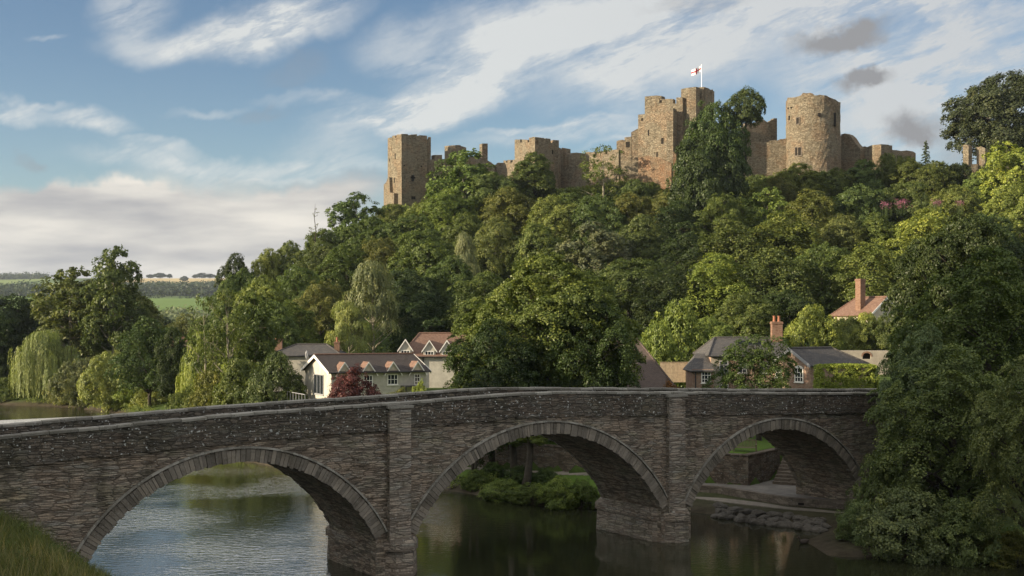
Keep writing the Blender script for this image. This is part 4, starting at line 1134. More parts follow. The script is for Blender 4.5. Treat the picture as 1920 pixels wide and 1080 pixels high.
# --- on the castle platform and skyline
T('ash', 872, 275, 150, 239, 'mid', "rounded ash tree rising in front of the castle wall beside the left square tower")
T('broadB', 1000, 283, 88, 236, 'mid', "leafy tree in front of the middle square tower")
T('airy', 1136, 270, 86, 234, 'mid', "airy open tree with a visible pale trunk against the sunlit curtain wall")
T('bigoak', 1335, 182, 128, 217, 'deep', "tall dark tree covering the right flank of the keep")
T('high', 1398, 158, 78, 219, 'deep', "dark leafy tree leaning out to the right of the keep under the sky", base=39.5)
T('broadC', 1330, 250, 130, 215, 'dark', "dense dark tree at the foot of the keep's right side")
T('bigoak', 1897, 130, 205, 247, (.055,.068,.028), "huge dark spreading tree on the skyline at the far right")
T('conifer', 1736, 261, 34, 226, 'grey', "small spruce on the skyline between the broken walls and the ruined pillars")
T('bushA', 735, 380, 70, 238, 'brown', "brownish scrubby tree at the foot of the left square tower")
T('ash', 665, 357, 104, 228, 'mid', "open ash tree on the skyline left of the castle")
T('spindly', 590, 389, 84, 216, 'olive', "spindly dark conifer standing out against the sky left of the castle")
T('broadA', 620, 425, 90, 222, 'mid', "rounded tree behind the spindly conifer on the skyline")
T('broadA', 925, 320, 90, 232, 'mid', "green tree between the left tower and the middle tower")
T('broadA', 800, 372, 96, 230, 'bright', "bright green tree just right of the left tower foot")
T('broadB', 840, 350, 100, 226, 'bright', "bright green rounded tree under the ash before the castle wall")
T('broadA', 955, 348, 96, 224, 'olive', "yellowish tree below the middle square tower")
T('broadB', 1060, 358, 100, 226, 'mid', "mid green tree below the curtain wall's shaded corner")
T('tall', 1192, 334, 66, 228, 'mid', "dark topped tree at the foot of the stepped castle wall")
T('broadA', 1250, 352, 96, 226, 'olive', "olive tree directly below the red foot of the keep")
T('bushA', 1290, 335, 70, 228, 'bright', "bright scrubby tree between the keep foot and the dark tree")
T('broadA', 1440, 332, 92, 226, 'bright', "lit tree below the jagged broken wall")
T('broadB', 1500, 303, 86, 229, 'bright', "bright green tree at the foot of the round tower")
T('broadA', 1565, 312, 84, 228, 'mid', "green tree just right of the round tower foot")
T('broadB', 1620, 296, 84, 228, 'mid', "tree in front of the low wall block right of the round tower")
T('bushA', 1668, 283, 60, 229, 'mid', "small bushy tree hiding the end of the low castle wall")
T('broadA', 1705, 290, 70, 226, 'olive', "reddish green tree just left of the small spruce")
T('broadB', 1752, 300, 90, 225, 'olive', "olive tree right of the small spruce on the skyline")
T('bushA', 1795, 302, 70, 226, 'dark', "dark bush below the left one of the ruined pillars")
T('ash', 1890, 262, 130, 216, 'lime', "bright yellow green tree lit by the sun below the huge skyline tree")
T('broadB', 1838, 318, 76, 220, 'bright', "sunlit tree under the right one of the ruined pillars")
T('bushA', 1085, 362, 60, 236, 'mid', "bush at the foot of the sunlit curtain wall left of the airy tree")
T('bushA', 1170, 345, 60, 234, 'dark', "dark bush right of the airy tree at the foot of the stepped wall")
T('bushA', 1215, 340, 70, 231, 'mid', "bush right under the reddish foot of the keep")
T('bushA', 960, 352, 70, 236, 'bright', "bush at the foot of the middle square tower")
T('bushA', 1470, 318, 60, 232, 'mid', "bush at the left foot of the round tower")
T('bushA', 1535, 318, 66, 231, 'bright', "bush before the shaded side of the round tower")
T('bushA', 1860, 300, 70, 226, 'mid', "bush at the foot of the huge skyline tree")
T('bushA', 1425, 325, 80, 230, 'mid', "bush in front of the jagged broken wall")
T('broadB', 1455, 328, 70, 224, 'olive', "small tree between the jagged broken wall and the round tower")
# --- upper slope
T('broadA', 690, 402, 104, 218, 'mid', "tree on the upper slope just below the left tower")
T('ash', 765, 396, 108, 214, 'brown', "brown tinged tree high on the slope left of the castle path")
T('broadA', 545, 448, 90, 212, 'mid', "rounded green tree on the falling left skyline")
T('tall', 500, 462, 62, 208, 'bright', "light green tree on the left skyline above the alder group")
T('tall', 436, 470, 64, 204, 'dark', "dark upright tree at the left end of the wooded hill")
T('broadA', 470, 498, 74, 198, 'mid', "lower tree between the dark upright tree and the skyline trees")
T('broadB', 1035, 362, 104, 214, 'bright', "bright crowned tree upper middle of the slope")
T('broadC', 1120, 362, 108, 212, 'mid', "broad tree on the upper slope below the airy tree")
T('broadA', 1180, 358, 104, 214, 'olive', "olive tree on the upper slope left of the keep foot")
T('layered', 1270, 372, 116, 208, 'dark', "dark layered tree on the upper slope under the keep")
T('spray', 1350, 358, 104, 206, 'mid', "green tree below the dark tree at the keep")
T('ash', 1432, 348, 104, 212, 'bright', "yellow green tree left below the round tower")
T('layered', 1520, 352, 116, 206, 'olive', "spreading brownish green tree below the round tower")
T('broadA', 1600, 342, 104, 208, 'mid', "green tree on the upper slope right of the round tower")
T('broadC', 1690, 336, 108, 210, 'mid', "dark green tree above the pink flowers")
T('broadA', 1790, 345, 112, 204, 'olive', "olive green tree on the upper right slope under the pillars")
T('layered', 1740, 385, 150, 178, 'lime', "broad yellow green tree glowing in the sun at the upper right")
T('broadB', 1905, 340, 118, 190, 'bright', "sunlit tree at the right edge below the skyline tree")
# --- middle slope
T('spray', 600, 446, 100, 202, 'brown', "brownish tree in the middle of the left slope")
T('spray', 560, 492, 96, 190, 'mid', "drooping tree on the left slope above the slate roofed house")
T('layered', 650, 455, 110, 198, 'mid', "layered green tree left of the pale birch top")
T('spray', 712, 440, 108, 200, 'olive', "olive tree standing above the pale birch")
T('broadC', 800, 428, 116, 196, 'mid', "wide tree in the middle slope below the ash tree")
T('birch', 872, 430, 62, 186, 'pale', "slender pale weeping birch in the middle of the slope")
T('spray', 925, 402, 104, 198, 'olive', "yellow flecked tree on the middle slope right of the slender birch")
T('broadB', 880, 395, 96, 208, 'mid', "tree above the slender pale birch")
T('broadC', 1010, 412, 112, 196, 'mid', "broad tree behind the top of the great central tree")
T('ash', 1120, 412, 128, 190, 'grey', "soft grey green tree right behind the great central tree")
T('tall', 1205, 400, 84, 194, 'mid', "mid slope tree directly below the keep")
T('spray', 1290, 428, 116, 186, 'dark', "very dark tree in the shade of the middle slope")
T('layered', 1380, 408, 150, 182, 'mid', "large layered tree with lit left side in the middle of the right slope")
T('layered', 1470, 392, 150, 184, 'olive', "wide spreading tree with brownish top on the right slope")
T('broadB', 1580, 398, 118, 188, 'olive', "olive tree left of the pink flowers")
T('tall', 1640, 396, 82, 186, 'mid', "green tree directly below the pink flowers")
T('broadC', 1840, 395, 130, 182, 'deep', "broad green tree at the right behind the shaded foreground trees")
# --- lower slope
T('tall', 430, 520, 66, 180, 'mid', "narrow green tree at the left foot of the hill")
T('broadA', 490, 512, 100, 176, 'bright', "bright tree on the lower left slope above the alders")
T('spray', 600, 520, 108, 172, 'olive', "drooping olive tree behind the slate roofed house")
T('layered', 540, 560, 110, 164, 'mid', "layered tree over the house with two brick chimneys")
T('birch', 700, 486, 122, 160, 'pale', "large pale weeping birch above the red roofed house")
T('broadC', 770, 500, 118, 172, 'dark', "dark tree in shade right of the pale birch")
T('layered', 800, 545, 130, 162, 'dark', "dark low tree behind the red roofed house")
T('birch', 655, 560, 90, 156, 'will', "smaller drooping birch beside the right brick chimney")
T('tall', 850, 476, 90, 176, 'mid', "tree in the hollow between the birch and the great central tree")
T('layered', 905, 505, 130, 160, 'mid', "layered tree left behind the great central tree")
T('broadC', 1180, 478, 140, 172, 'mid', "shaded tree right behind the great central tree")
T('layered', 1260, 500, 140, 166, 'dark', "dark tree above the sunlit bush by the fence")
T('layered', 1345, 470, 150, 164, 'bright', "sunlit layered tree on the lower right slope")
T('layered', 1450, 462, 160, 162, 'mid', "great spreading tree above the brick house chimney")
T('spray', 1540, 450, 130, 166, 'mid', "wide tree left of the tall chimney of the upper house")
T('layered', 1625, 450, 130, 160, 'bright', "bright green tree behind the tall chimney of the upper house")
T('broadC', 1745, 440, 150, 160, 'deep', "dark tree right behind the upper house")
T('broadA', 1480, 540, 100, 152, 'dark', "dark tree in the shade left of the upper house")
T('broadB', 1390, 545, 110, 146, 'mid', "tree behind the slate roof of the brick house")
T('broadB', 1330, 590, 80, 136, 'bright', "bushy tree left behind the brick house")
for i_, (px_, yt_, w_, Y_) in enumerate(((1990,380,150,190),(2080,420,170,170),(2010,470,170,140),(2150,500,190,135),(2060,560,200,112),(2200,380,160,200))):
    T(('broadA','layered','broadC')[i_%3], px_, yt_, w_, Y_, 'mid', "green tree of the wood that carries on past the right edge of the picture", group="trees carrying on past the right edge")
# --- riverside left group, far bank
T('broadC', 30, 548, 150, 202, 'dark', "dark tree at the left edge behind the willow", base=1.5)
T('broadA', -38, 560, 150, 196, 'deep', "dark round tree cut by the left edge of the picture", base=1.5)
T('ash', 130, 496, 150, 196, 'brown', "rounded olive green tree on the left behind the willow", base=1.5)
T('ash', 212, 456, 118, 192, 'brown', "tallest riverside tree with open top and pale trunks on the left", base=1.5)
T('layered', 70, 548, 130, 206, 'mid', "green tree behind the left weeping willow", base=1.5)
T('broadC', 225, 525, 150, 200, 'olive', "broad olive crown behind the tallest riverside tree", base=1.5)
T('broadC', -12, 640, 110, 194, 'dark', "low dark tree at the very left edge beside the weeping willow", base=.8)
T('bushA', 20, 705, 90, 183, 'mid', "rounded bush left of the weeping willow at the water", "shrub", base=.4)
T('bushA', 118, 705, 60, 176, 'will', "small pale bush under the right side of the weeping willow", "shrub", base=.3)
T('bushA', 290, 712, 80, 158, 'bright', "bright low bush on the bank right of the dark tree with low branches", "shrub", base=.6)
T('willow', 84, 614, 122, 180, 'will', "weeping willow trailing to the river at the left", base=.6)
T('bushA', 150, 668, 90, 172, 'pale', "pale willow bush at the water right of the left weeping willow", "shrub", base=.4)
T('bushA', 205, 654, 104, 164, 'will', "large rounded grey green bush on the left river bank", "shrub", base=.4)
T('bushB', 250, 700, 80, 163, 'lime', "low bright bush at the water's edge beside the grey green bush", "shrub", base=.4)
T('layered', 280, 590, 128, 154, 'deep', "dark tree with bare low branches over the left bank", base=1.0)
T('tall', 322, 610, 60, 146, 'dark', "dark slim tree with a leaning trunk left of the second willow", base=1.0)
T('willow', 378, 612, 84, 136, 'lime', "yellow green weeping willow behind the thin alder trunks", base=1.0)
T('willow', 438, 640, 66, 134, 'lime', "small drooping yellow green willow right of the alder trunks", base=1.0)
T('airy', 385, 548, 80, 130, 'mid', "tall alder with a dark bare trunk before the yellow willow", base=1.2)
T('airy', 428, 538, 84, 128, 'mid', "slim alder with a slightly leaning trunk", base=1.5)
T('ash', 480, 545, 100, 136, 'mid', "alder tree left of the white cottage with a forked trunk", base=1.8)
T('broadB', 520, 560, 90, 150, 'mid', "green tree beside the left brick chimney")
T('bushA', 455, 668, 110, 122, 'mid', "dark green bank bush left of the white cottage", "shrub", base=1.5)
T('bushA', 520, 655, 110, 118, 'deep', "dark bush against the left gable of the white cottage", "shrub", base=2.4)
T('bushA', 400, 690, 90, 126, 'olive', "olive bush at the foot of the alders", "shrub", base=1.0)
T('bushB', 350, 715, 70, 130, 'mid', "low bush on the bank behind the bridge parapet at the left", "shrub", base=.8)
T('layered', 350, 585, 90, 240, 'pale', "pale green tree in the distance between the riverside trees and the hill", base=2)
T('broadA', 310, 592, 60, 300, 'far', "small distant tree beside the pale one in the valley gap", base=2)
T('broadB', 385, 590, 70, 215, 'mid', "tree at the foot of the hill behind the alders", base=2)
# --- behind the bridge
T('nearC', 1030, 470, 310, 96, (.088,.118,.033), "great central tree behind the bridge with a sunlit top", base=1.4)
T('nearA', 1098, 528, 196, 92, 'deep', "right half of the tree mass behind the bridge over the brown roof", base=1.3)
T('nearB', 922, 590, 176, 90, 'dark', "dark lower tree behind the bridge hiding the red roofed house's end", base=1.2)
T('bushA', 1272, 556, 130, 128, 'bright', "sunlit bushy tree above the wooden fence")
T('bushA', 1235, 600, 90, 122, 'bright', "bright bush right of the big brown roof")
T('bushA', 1515, 566, 104, 134, 'bright', "round sunlit bush left of the upper house", "shrub")
T('wispy', 1415, 622, 170, 92, 'deep', "feathery tree in front of the brick house", base=2.8, rz=.4)
T('bushB', 662, 677, 106, 104, 'purple', "purple leaved shrub in front of the white cottage", "shrub", base=3.6)
T('bushB', 788, 706, 36, 100, 'yellow', "small yellow flowering bush beside the white cottage wall", "shrub", base=4.6)
T('bushB', 750, 722, 60, 100, 'olive', "low olive bush under the cottage window", "shrub", base=4.4)
T('bushB', 1255, 706, 44, 100, (.20,.09,.03), "small orange brown shrub in front of the wooden fence", "shrub", base=4.6)
# --- right foreground, in the shade
T('nearC', 1805, 396, 260, 88, 'dark', "tall dark tree on the right behind the foreground trees", base=4)  # dark leaf colour stands in for shade; sun reaches this crown
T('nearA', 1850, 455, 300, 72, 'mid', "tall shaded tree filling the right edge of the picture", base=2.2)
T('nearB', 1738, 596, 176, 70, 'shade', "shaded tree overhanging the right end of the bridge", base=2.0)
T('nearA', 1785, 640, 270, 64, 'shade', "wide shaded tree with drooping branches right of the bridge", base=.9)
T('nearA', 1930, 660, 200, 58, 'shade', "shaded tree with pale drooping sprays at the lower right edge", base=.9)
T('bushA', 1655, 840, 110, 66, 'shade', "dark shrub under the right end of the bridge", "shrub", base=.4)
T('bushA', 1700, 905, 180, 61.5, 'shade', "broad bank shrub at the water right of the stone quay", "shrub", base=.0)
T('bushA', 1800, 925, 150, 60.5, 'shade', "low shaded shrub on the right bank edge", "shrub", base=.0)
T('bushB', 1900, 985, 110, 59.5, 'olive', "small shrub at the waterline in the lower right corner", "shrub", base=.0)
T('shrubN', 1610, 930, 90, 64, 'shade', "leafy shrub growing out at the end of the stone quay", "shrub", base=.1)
# shrubs and reeds on the bank seen through the middle arch
T('shrubN', 895, 875, 60, 85.5, 'mid', "leafy shrub at the foot of the thin stems through the middle arch", "shrub", base=.1)
T('shrubN', 945, 893, 84, 81.5, 'bright', "bright bank shrub at the water in the middle arch, left of the centre", "shrub", base=.0)
T('shrubN', 1000, 900, 76, 79.5, 'mid', "bank shrub between the two leaning trunks in the middle arch", "shrub", base=.0)
T('shrubN', 1048, 888, 90, 78.2, 'bright', "tall reedy bank shrub in the middle arch next to the right pier", "shrub", base=.0)
T('shrubN', 1092, 893, 66, 77.8, 'mid', "bank shrub half hidden by the right pier of the middle arch", "shrub", base=.0)
T('shrubN', 975, 868, 60, 84, 'deep', "dark low shrub behind the trunks in the middle arch", "shrub", base=.8)
T('shrubN', 925, 862, 50, 87, 'deep', "dark small shrub beside the path in the middle arch", "shrub", base=.9)
T('shrubN', 1022, 872, 50, 83, 'deep', "dark low shrub on the grass right of the trunks in the middle arch", "shrub", base=.8)
# --- ivy climbing on the upper house
T('bushA', 1588, 589, 92, 137.0, 'bright', "ivy mound on the left corner of the upper house", "shrub", base=7.5)
T('bushA', 1622, 582, 92, 136.5, 'yellow', "bright yellow green climber covering the upper house front", "shrub", base=8.0)
T('bushA', 1576, 591, 58, 137.8, 'lime', "narrow bright ivy strip hanging on the left corner wall of the upper house", "shrub", base=7.5)
T('bushB', 1555, 612, 60, 134, 'bright', "low green shrub left of the ivy mound at the upper house", "shrub", base=7.0)
T('bushB', 1655, 583, 76, 135, 'mid', "green climber on the gable of the upper house", "shrub", base=9.0)
# stems seen through the middle arch
def stem(name, label, pts, r, mat=M_bark):
    mb = MB(); b = Vector(pts[0]); mb.tube([Vector(p)-b for p in pts], r, 9); o = mb.build("trunk", mat, None, smooth=True, uv=False)
    root = empty(name, b, 0, label, "tree"); o.parent = root; return root
st1 = stem("broadleaf_tree", "dark upright trunk in the middle arch standing left of the leaning one", [PT(965,905,84.5),PT(963,870,84.7),PT(961,835,84.9),PT(958,800,85.2),PT(960,740,86)], [.36,.27,.24,.22,.18])
st2 = stem("broadleaf_tree", "trunk leaning right in the middle arch", [PT(983,922,82),PT(989,895,82.3),PT(994,850,82.6),PT(994,800,83),PT(1000,745,84)], [.34,.26,.23,.21,.18])
stem("broadleaf_tree", "cluster of thin stems at the left of the middle arch", [PT(888,905,87),PT(886,870,87),PT(884,840,87),PT(880,790,87)], [.13,.11,.10,.08])
stem("broadleaf_tree", "thin bare stem right of the stem cluster in the middle arch", [PT(893,905,86.6),PT(892,870,86.8),PT(894,830,87),PT(895,790,87)], [.12,.10,.10,.08])
stem("broadleaf_tree", "straight park tree trunk on the lawn beside the bench", [PT(1423,848,90),PT(1423,820,90),PT(1421,780,90),PT(1420,720,90)], [.28,.22,.21,.18])
def mini(px, py, w, h, Y, col, parent):
    me, tm_, w0, h0 = PROTO['shrubN']; c = link("crown", me, None)
    c.parent = parent; c.location = Vector(PT(px,py,Y))-Vector(parent.location); c.scale = (w/F*Y/w0, w/F*Y/w0, h/F*Y/h0); c.color = (*COL[col],1)
mini(955, 832, 60, 26, 84.6, 'mid', st1); mini(1000, 830, 60, 26, 82.6, 'bright', st2)
# the bare arched branch and the low limbs of the left bank trees

# --- undergrowth on the wooded slope: ground cover nobody could count
def undergrowth(name, xs, ys, n, per, size, cr, colr, hmin=0.3, hmax=2.2, seed=5, cond=None, label=None):
    rg = np.random.default_rng(seed); x = rg.uniform(*xs, n); y = rg.uniform(*ys, n); g = ground(x, y)
    keep = cond(x, y, g); x, y, g = x[keep], y[keep], g[keep]
    cc = np.stack([x, y, g+rg.uniform(hmin, hmax, len(x))], 1)
    cn = np.tile([-.25,-.55,.8], (len(x),1)) + rg.normal(0,.3,(len(x),3))
    me = clumps_to_leaves(cc, cn, cr*rg.uniform(.6,1.4,len(x)), per, size, rg, flat=.6)
    o = link(name, me); o.color = (*colr, 1); tag(o, kind='stuff')
    if label: tag(o, label, "undergrowth")
    return o
undergrowth("undergrowth", (-60,120), (124,238), 5000, 26, .45, 1.0, COL['mid'], .0, 1.3, cond=lambda x,y,g: (g>7.0)&(np.abs(x)<y*.46), label="tangled leafy undergrowth covering the castle slope")
undergrowth("hilltop_scrub", (-30,100), (225,241), 4200, 30, .32, .9, COL["bright"], .0, .7, seed=15, cond=lambda x,y,g: (g>20)&(np.abs(x)<y*.46), label="low leafy scrub along the foot of the castle walls")
undergrowth("bank_plants", (-80,60), (50,190), 26000, 34, .16, .45, COL['bright'], .0, .5, seed=6, cond=lambda x,y,g: (pdist(x,y,RB)<2.2)&(~inside(x,y,RB+LB[::-1]))&(((x<3)|((x>18)&(y<64)))), label="low leafy plants along the far river bank")

# ------------------------------------------------------------------ houses
def window(parent, M, w, h, nx=2, ny=2, arch=False, sill=True, mat=None, bar=.05, fr=.08):
    """M: matrix with origin at the window centre, x right, -y outwards, z up"""
    mat = mat or M_white
    mb = MB(); a, b = w/2, h/2
    mb.box(-a,-a+fr,-.055,.0,-b,b,M); mb.box(a-fr,a,-.055,.0,-b,b,M); mb.box(-a+fr,a-fr,-.055,.0,b-fr,b,M); mb.box(-a+fr,a-fr,-.055,.0,-b,-b+fr,M)
    for i in range(1,nx): x = -a+w*i/nx; mb.box(x-bar/2,x+bar/2,-.045,.0,-b+fr,b-fr,M)
    for j in range(1,ny): z = -b+h*j/ny; mb.box(-a+fr,a-fr,-.038,.0,z-bar/2,z+bar/2,M)
    if arch:
        n = 8
        for i in range(n):
            t0, t1 = math.pi*i/n, math.pi*(i+1)/n
            p = [(a*math.cos(t), b-fr+.32*a*math.sin(t)*1.6) for t in (t0,t1)]
            vs = [(p[0][0],-.055,b-fr),(p[1][0],-.055,b-fr),(p[1][0],-.055,p[1][1]),(p[0][0],-.055,p[0][1])]
            vs = [tuple(M @ Vector(v)) for v in vs]; mb.add(vs, [(0,3,2,1)])
    o = mb.build("window", mat, parent)
    g = MB(); g.box(-a+fr,a-fr,-.02,.0,-b+fr,b-fr,M); g.build("pane", M_glass, o)
    if sill: s = MB(); s.box(-a-.06,a+.06,-.10,.0,-b-.07,-b-.002,M); s.build("sill", mat, o)
    return o
def TM(x, y, z, rz=0): return Matrix.Translation((x,y,z)) @ Matrix.Rotation(rz, 4, 'Z')
def house_block(root, x0, y0, L, D, z0, ze, zr, wm, rm, hipL=0, hipR=0, over=.28, th=.13, barge=None, sub=None, rafter=.22):
    """ridge along local x; returns nothing, adds wall and roof parts"""
    ym = y0+D/2; mb = MB()
    mb.box(x0,x0+L,y0,y0+D,z0,ze)
    if not hipL: mb.add([(x0,y0,ze+.001),(x0,y0+D,ze+.001),(x0,ym,zr-.06),(x0+.2,y0,ze+.001),(x0+.2,y0+D,ze+.001),(x0+.2,ym,zr-.06)], [(0,2,1),(3,4,5),(0,3,5,2),(1,2,5,4)])
    if not hipR: mb.add([(x0+L,y0,ze+.001),(x0+L,y0+D,ze+.001),(x0+L,ym,zr-.06),(x0+L-.2,y0,ze+.001),(x0+L-.2,y0+D,ze+.001),(x0+L-.2,ym,zr-.06)], [(0,1,2),(3,5,4),(0,2,5,3),(1,4,5,2)])
    mb.build("wall", wm, root)
    k = (zr-ze)/(D/2); zo = ze-over*k; o = over
    xl, xr = x0-o, x0+L+o; rl, rr_ = (x0-o+hipL if hipL else xl), (x0+L+o-hipR if hipR else xr)
    up = .10
    r = MB()
    r.slab([(xl,y0-o,zo+up),(xr,y0-o,zo+up),(rr_,ym,zr+up),(rl,ym,zr+up)], th)
    r.slab([(xl,y0+D+o,zo+up),(rl,ym,zr+up),(rr_,ym,zr+up),(xr,y0+D+o,zo+up)], th)
    if hipL: r.slab([(xl,y0-o,zo+up-.002),(rl,ym,zr+up-.002),(xl,y0+D+o,zo+up-.002)], th)
    if hipR: r.slab([(xr,y0-o,zo+up-.002),(xr,y0+D+o,zo+up-.002),(rr_,ym,zr+up-.002)], th)
    ro = r.build("roof", rm, root)
    t = MB(); t.tube([(rl,ym,zr+up+.02),(rr_,ym,zr+up+.02)], .10, 6)
    if hipL:
        for yy in (y0-o,y0+D+o): t.tube([(xl,yy,zo+up+.01),(rl,ym,zr+up+.02)], .08, 6)
    if hipR:
        for yy in (y0-o,y0+D+o): t.tube([(xr,yy,zo+up+.01),(rr_,ym,zr+up+.02)], .08, 6)
    t.build("ridge_tiles", M_redtile if rm in (M_redtile, M_darktile) else rm, ro)
    g = MB(); g.tube([(xl,y0-o-.05,zo+up-.06),(xr,y0-o-.05,zo+up-.06)], .055, 6); g.build("gutter", M_iron, ro)
    if barge:
        for xx, hip in ((xl-.03,hipL),(xr-.0,hipR)):
            if hip: continue
            b = MB()
            for ya, sgn in ((y0-o,1),(y0+D+o,-1)):
                b.add([(xx,ya,zo-.16),(xx,ym,zr-.16),(xx,ym,zr+up+.02),(xx,ya,zo+up+.02),(xx+.04,ya,zo-.16),(xx+.04,ym,zr-.16),(xx+.04,ym,zr+up+.02),(xx+.04,ya,zo+up+.02)],
                      [(0,1,2,3),(4,7,6,5),(0,4,5,1),(3,2,6,7),(0,3,7,4),(1,5,6,2)])
            b.build("bargeboard", barge, ro)
    return ro
def chimney(parent, x, y, z0, z1, w, d, pots, mat=None):
    mb = MB(); mb.box(x-w/2,x+w/2,y-d/2,y+d/2,z0,z1-.22); mb.box(x-w/2-.06,x+w/2+.06,y-d/2-.06,y+d/2+.06,z1-.218,z1-.08); mb.box(x-w/2-.02,x+w/2+.02,y-d/2-.02,y+d/2+.02,z1-.078,z1)
    c = mb.build("chimney", mat or M_chim, parent)
    for i in range(pots):
        px_ = x+(i-(pots-1)/2)*w*.45; p = MB(); p.tube([(px_,y,z1-.02),(px_,y,z1+.12),(px_,y,z1+.45),(px_,y,z1+.46),(px_,y,z1+.52)], [.15,.13,.11,.15,.15], 10); p.build("chimney_pot", M_pot, c)
    mb = MB(); mb.box(x-w/2-.03,x+w/2+.03,y-d/2-.03,y-d/2+.03,z0+.0,z0+.25); mb.build("flashing", M_lead, c)
    return c
def dormer(parent, x, y, zb, w, h, dep, wm, rm, win=True, barge=True, body=0.0):
    """gabled dormer, front face at local y, zb = base of its triangle"""
    d = MB()
    if body: d.box(x-w/2,x+w/2,y,y+dep,zb-body,zb)
    d.add([(x-w/2,y,zb+.001),(x+w/2,y,zb+.001),(x,y,zb+h),(x-w/2,y+dep,zb+.001),(x+w/2,y+dep,zb+.001),(x,y+dep,zb+h)], [(0,1,2),(3,5,4),(0,2,5,3),(1,4,5,2)])
    o = d.build("dormer", wm, parent)
    r = MB(); e = .16; k = h/(w/2)
    r.slab([(x-w/2-e,y-.14,zb-e*k+.09),(x,y-.14,zb+h+.09),(x,y+dep,zb+h+.09),(x-w/2-e,y+dep,zb-e*k+.09)], .07)
    r.slab([(x+w/2+e,y-.14,zb-e*k+.09),(x+w/2+e,y+dep,zb-e*k+.09),(x,y+dep,zb+h+.09),(x,y-.14,zb+h+.09)], .07)
    r.build("dormer_roof", rm, o)
    if barge:
        b = MB()
        for s in (-1,1): b.add([(x+s*(w/2+e),y-.16,zb-e*k-.07),(x,y-.16,zb+h-.07),(x,y-.16,zb+h+.10),(x+s*(w/2+e),y-.16,zb-e*k+.10),(x+s*(w/2+e),y-.143,zb-e*k-.07),(x,y-.143,zb+h-.07),(x,y-.143,zb+h+.10),(x+s*(w/2+e),y-.143,zb-e*k+.10)], [(0,1,2,3),(4,7,6,5),(0,4,5,1),(3,2,6,7),(0,3,7,4)])
        b.build("bargeboard", M_white, o)
    if win: window(o, TM(x,y-.003,zb-(body*.5 if body else .55)), w*.72, min(.9, body*.8) if body else .8, 3, 2, sill=False)
    return o
def lx(root, px, off=0.0):
    """local x on the front plane seen at picture column px"""
    c, s = math.cos(root.rotation_euler.z), math.sin(root.rotation_euler.z); u = (px-HX)/F
    ox, oy = root.location.x - s*off, root.location.y + c*off
    return (u*oy-ox)/(c-u*s)

# white cottage
hA = empty("white_cottage", (-16.5,112,4.3), math.atan2(.43,.9), "long low cream cottage with a dark tiled roof and small gables behind the purple shrub", "house")
house_block(hA, 0, 0, 9.3, 8.6, -1, 3.02, 4.42, M_render, M_darktile, barge=M_white, over=.35)
for px in (645, 690, 736, 782):
    x = lx(hA, px); d_ = dormer(hA, x, -.12, 2.85, 1.45, 1.0, 1.5, M_cream, M_redtile, win=False)
    if px in (736,): window(hA, TM(x,-.003,2.25), 1.05, 1.0, 3, 2, mat=M_white)
    elif px == 782: window(hA, TM(x,-.003,2.2), .6, 1.1, 2, 3)
    elif px == 690: window(hA, TM(x,-.003,2.2), .9, 1.0, 3, 2)
Mg = Matrix.Translation((-.003,3.9,1.75)) @ Matrix.Rotation(R(-90),4,'Z')
window(hA, Mg, 3.1, 1.9, 3, 1, mat=M_lead, bar=.08, sill=True)
mb = MB(); x = lx(hA, 768); mb.box(x-.9,x+1.1,-1.2,-.002,1.55,1.66); mb.box(x-.8,x-.7,-1.1,-1.0,0,1.55); mb.box(x+.9,x+1.0,-1.1,-1.0,0,1.55); mb.build("porch_roof", M_slate, hA)
mb = MB(); 
for q in range(7): mb.box(-2.2,-2.14,1.0+q*1.0,1.05+q*1.0,-.6,.95)
mb.box(-2.22,-2.12,1.0,7.1,.95,1.0); mb.box(-2.2,0,1.0,7.1,-.72,-.6); mb.build("terrace_railing", M_lead, hA)
# red roofed house
hB = empty("red_roofed_house", (-11.3,126.5,5.2), R(4), "white house with a red clay tiled roof and white gabled dormers above the cottage", "house")
house_block(hB, 0, 0, 9.6, 8.2, -1, 3.25, 5.45, M_render, M_redtile, hipL=2.0, hipR=0)
for px in (760, 805, 838):
    x = lx(hB, px); zb = 3.85 if px != 760 else 3.95
    dormer(hB, x, .05, zb, 1.3, .95, 2.6, M_render, M_slate, body=1.0)
mb = MB(); mb.slab([(lx(hB,866),-.3,3.22),(lx(hB,868),-.3,3.22),(lx(hB,893,4.1),4.1,5.75),(lx(hB,891,4.1),4.1,5.75)], .2); mb.build("roof_valley", M_iron, hB)
mb = MB(); mb.box(2.05,2.2,-.14,-.03,0,3.1); mb.build("drainpipe", M_iron, hB)
# slate house with two chimneys
hC = empty("slate_house", (-28,141,5.0), R(3), "dark slate hipped roof house with two red brick chimneys left of the birch", "house")
house_block(hC, 0, 0, 8.2, 7.5, -1, 3.1, 4.25, M_render, M_slate, hipL=3.0, hipR=2.2)
chimney(hC, lx(hC,522,4), 4.0, 3.3, 5.0, .9, .7, 2); chimney(hC, lx(hC,632,2), 2.0, 3.1, 4.7, .62, .62, 1)
dsh = empty("satellite_dish", (PX(578,126),126,PZ(690,126)), 0, "pale satellite dish on a pole left of the cottage gable", "satellite dish")
mb = MB(); mb.tube([(0,0,0),(0,0,1.2)], .03, 6); mb.build("pole", M_lead, dsh)
mb = MB(); n = 20
for k_ in range(n):
    a, b = 2*math.pi*k_/n, 2*math.pi*(k_+1)/n
    for r0, r1 in ((0,.25),(.25,.45)): mb.quad((.35*r0*math.cos(a)-.1,-.4+.5*r0*r0,1.35+r0*math.sin(a)),(.35*r0*math.cos(b)-.1,-.4+.5*r0*r0,1.35+r0*math.sin(b)),(.35*r1*math.cos(b)-.1,-.4-.1+.9*r1*r1,1.35+r1*math.sin(b)),(.35*r1*math.cos(a)-.1,-.4-.1+.9*r1*r1,1.35+r1*math.sin(a)))
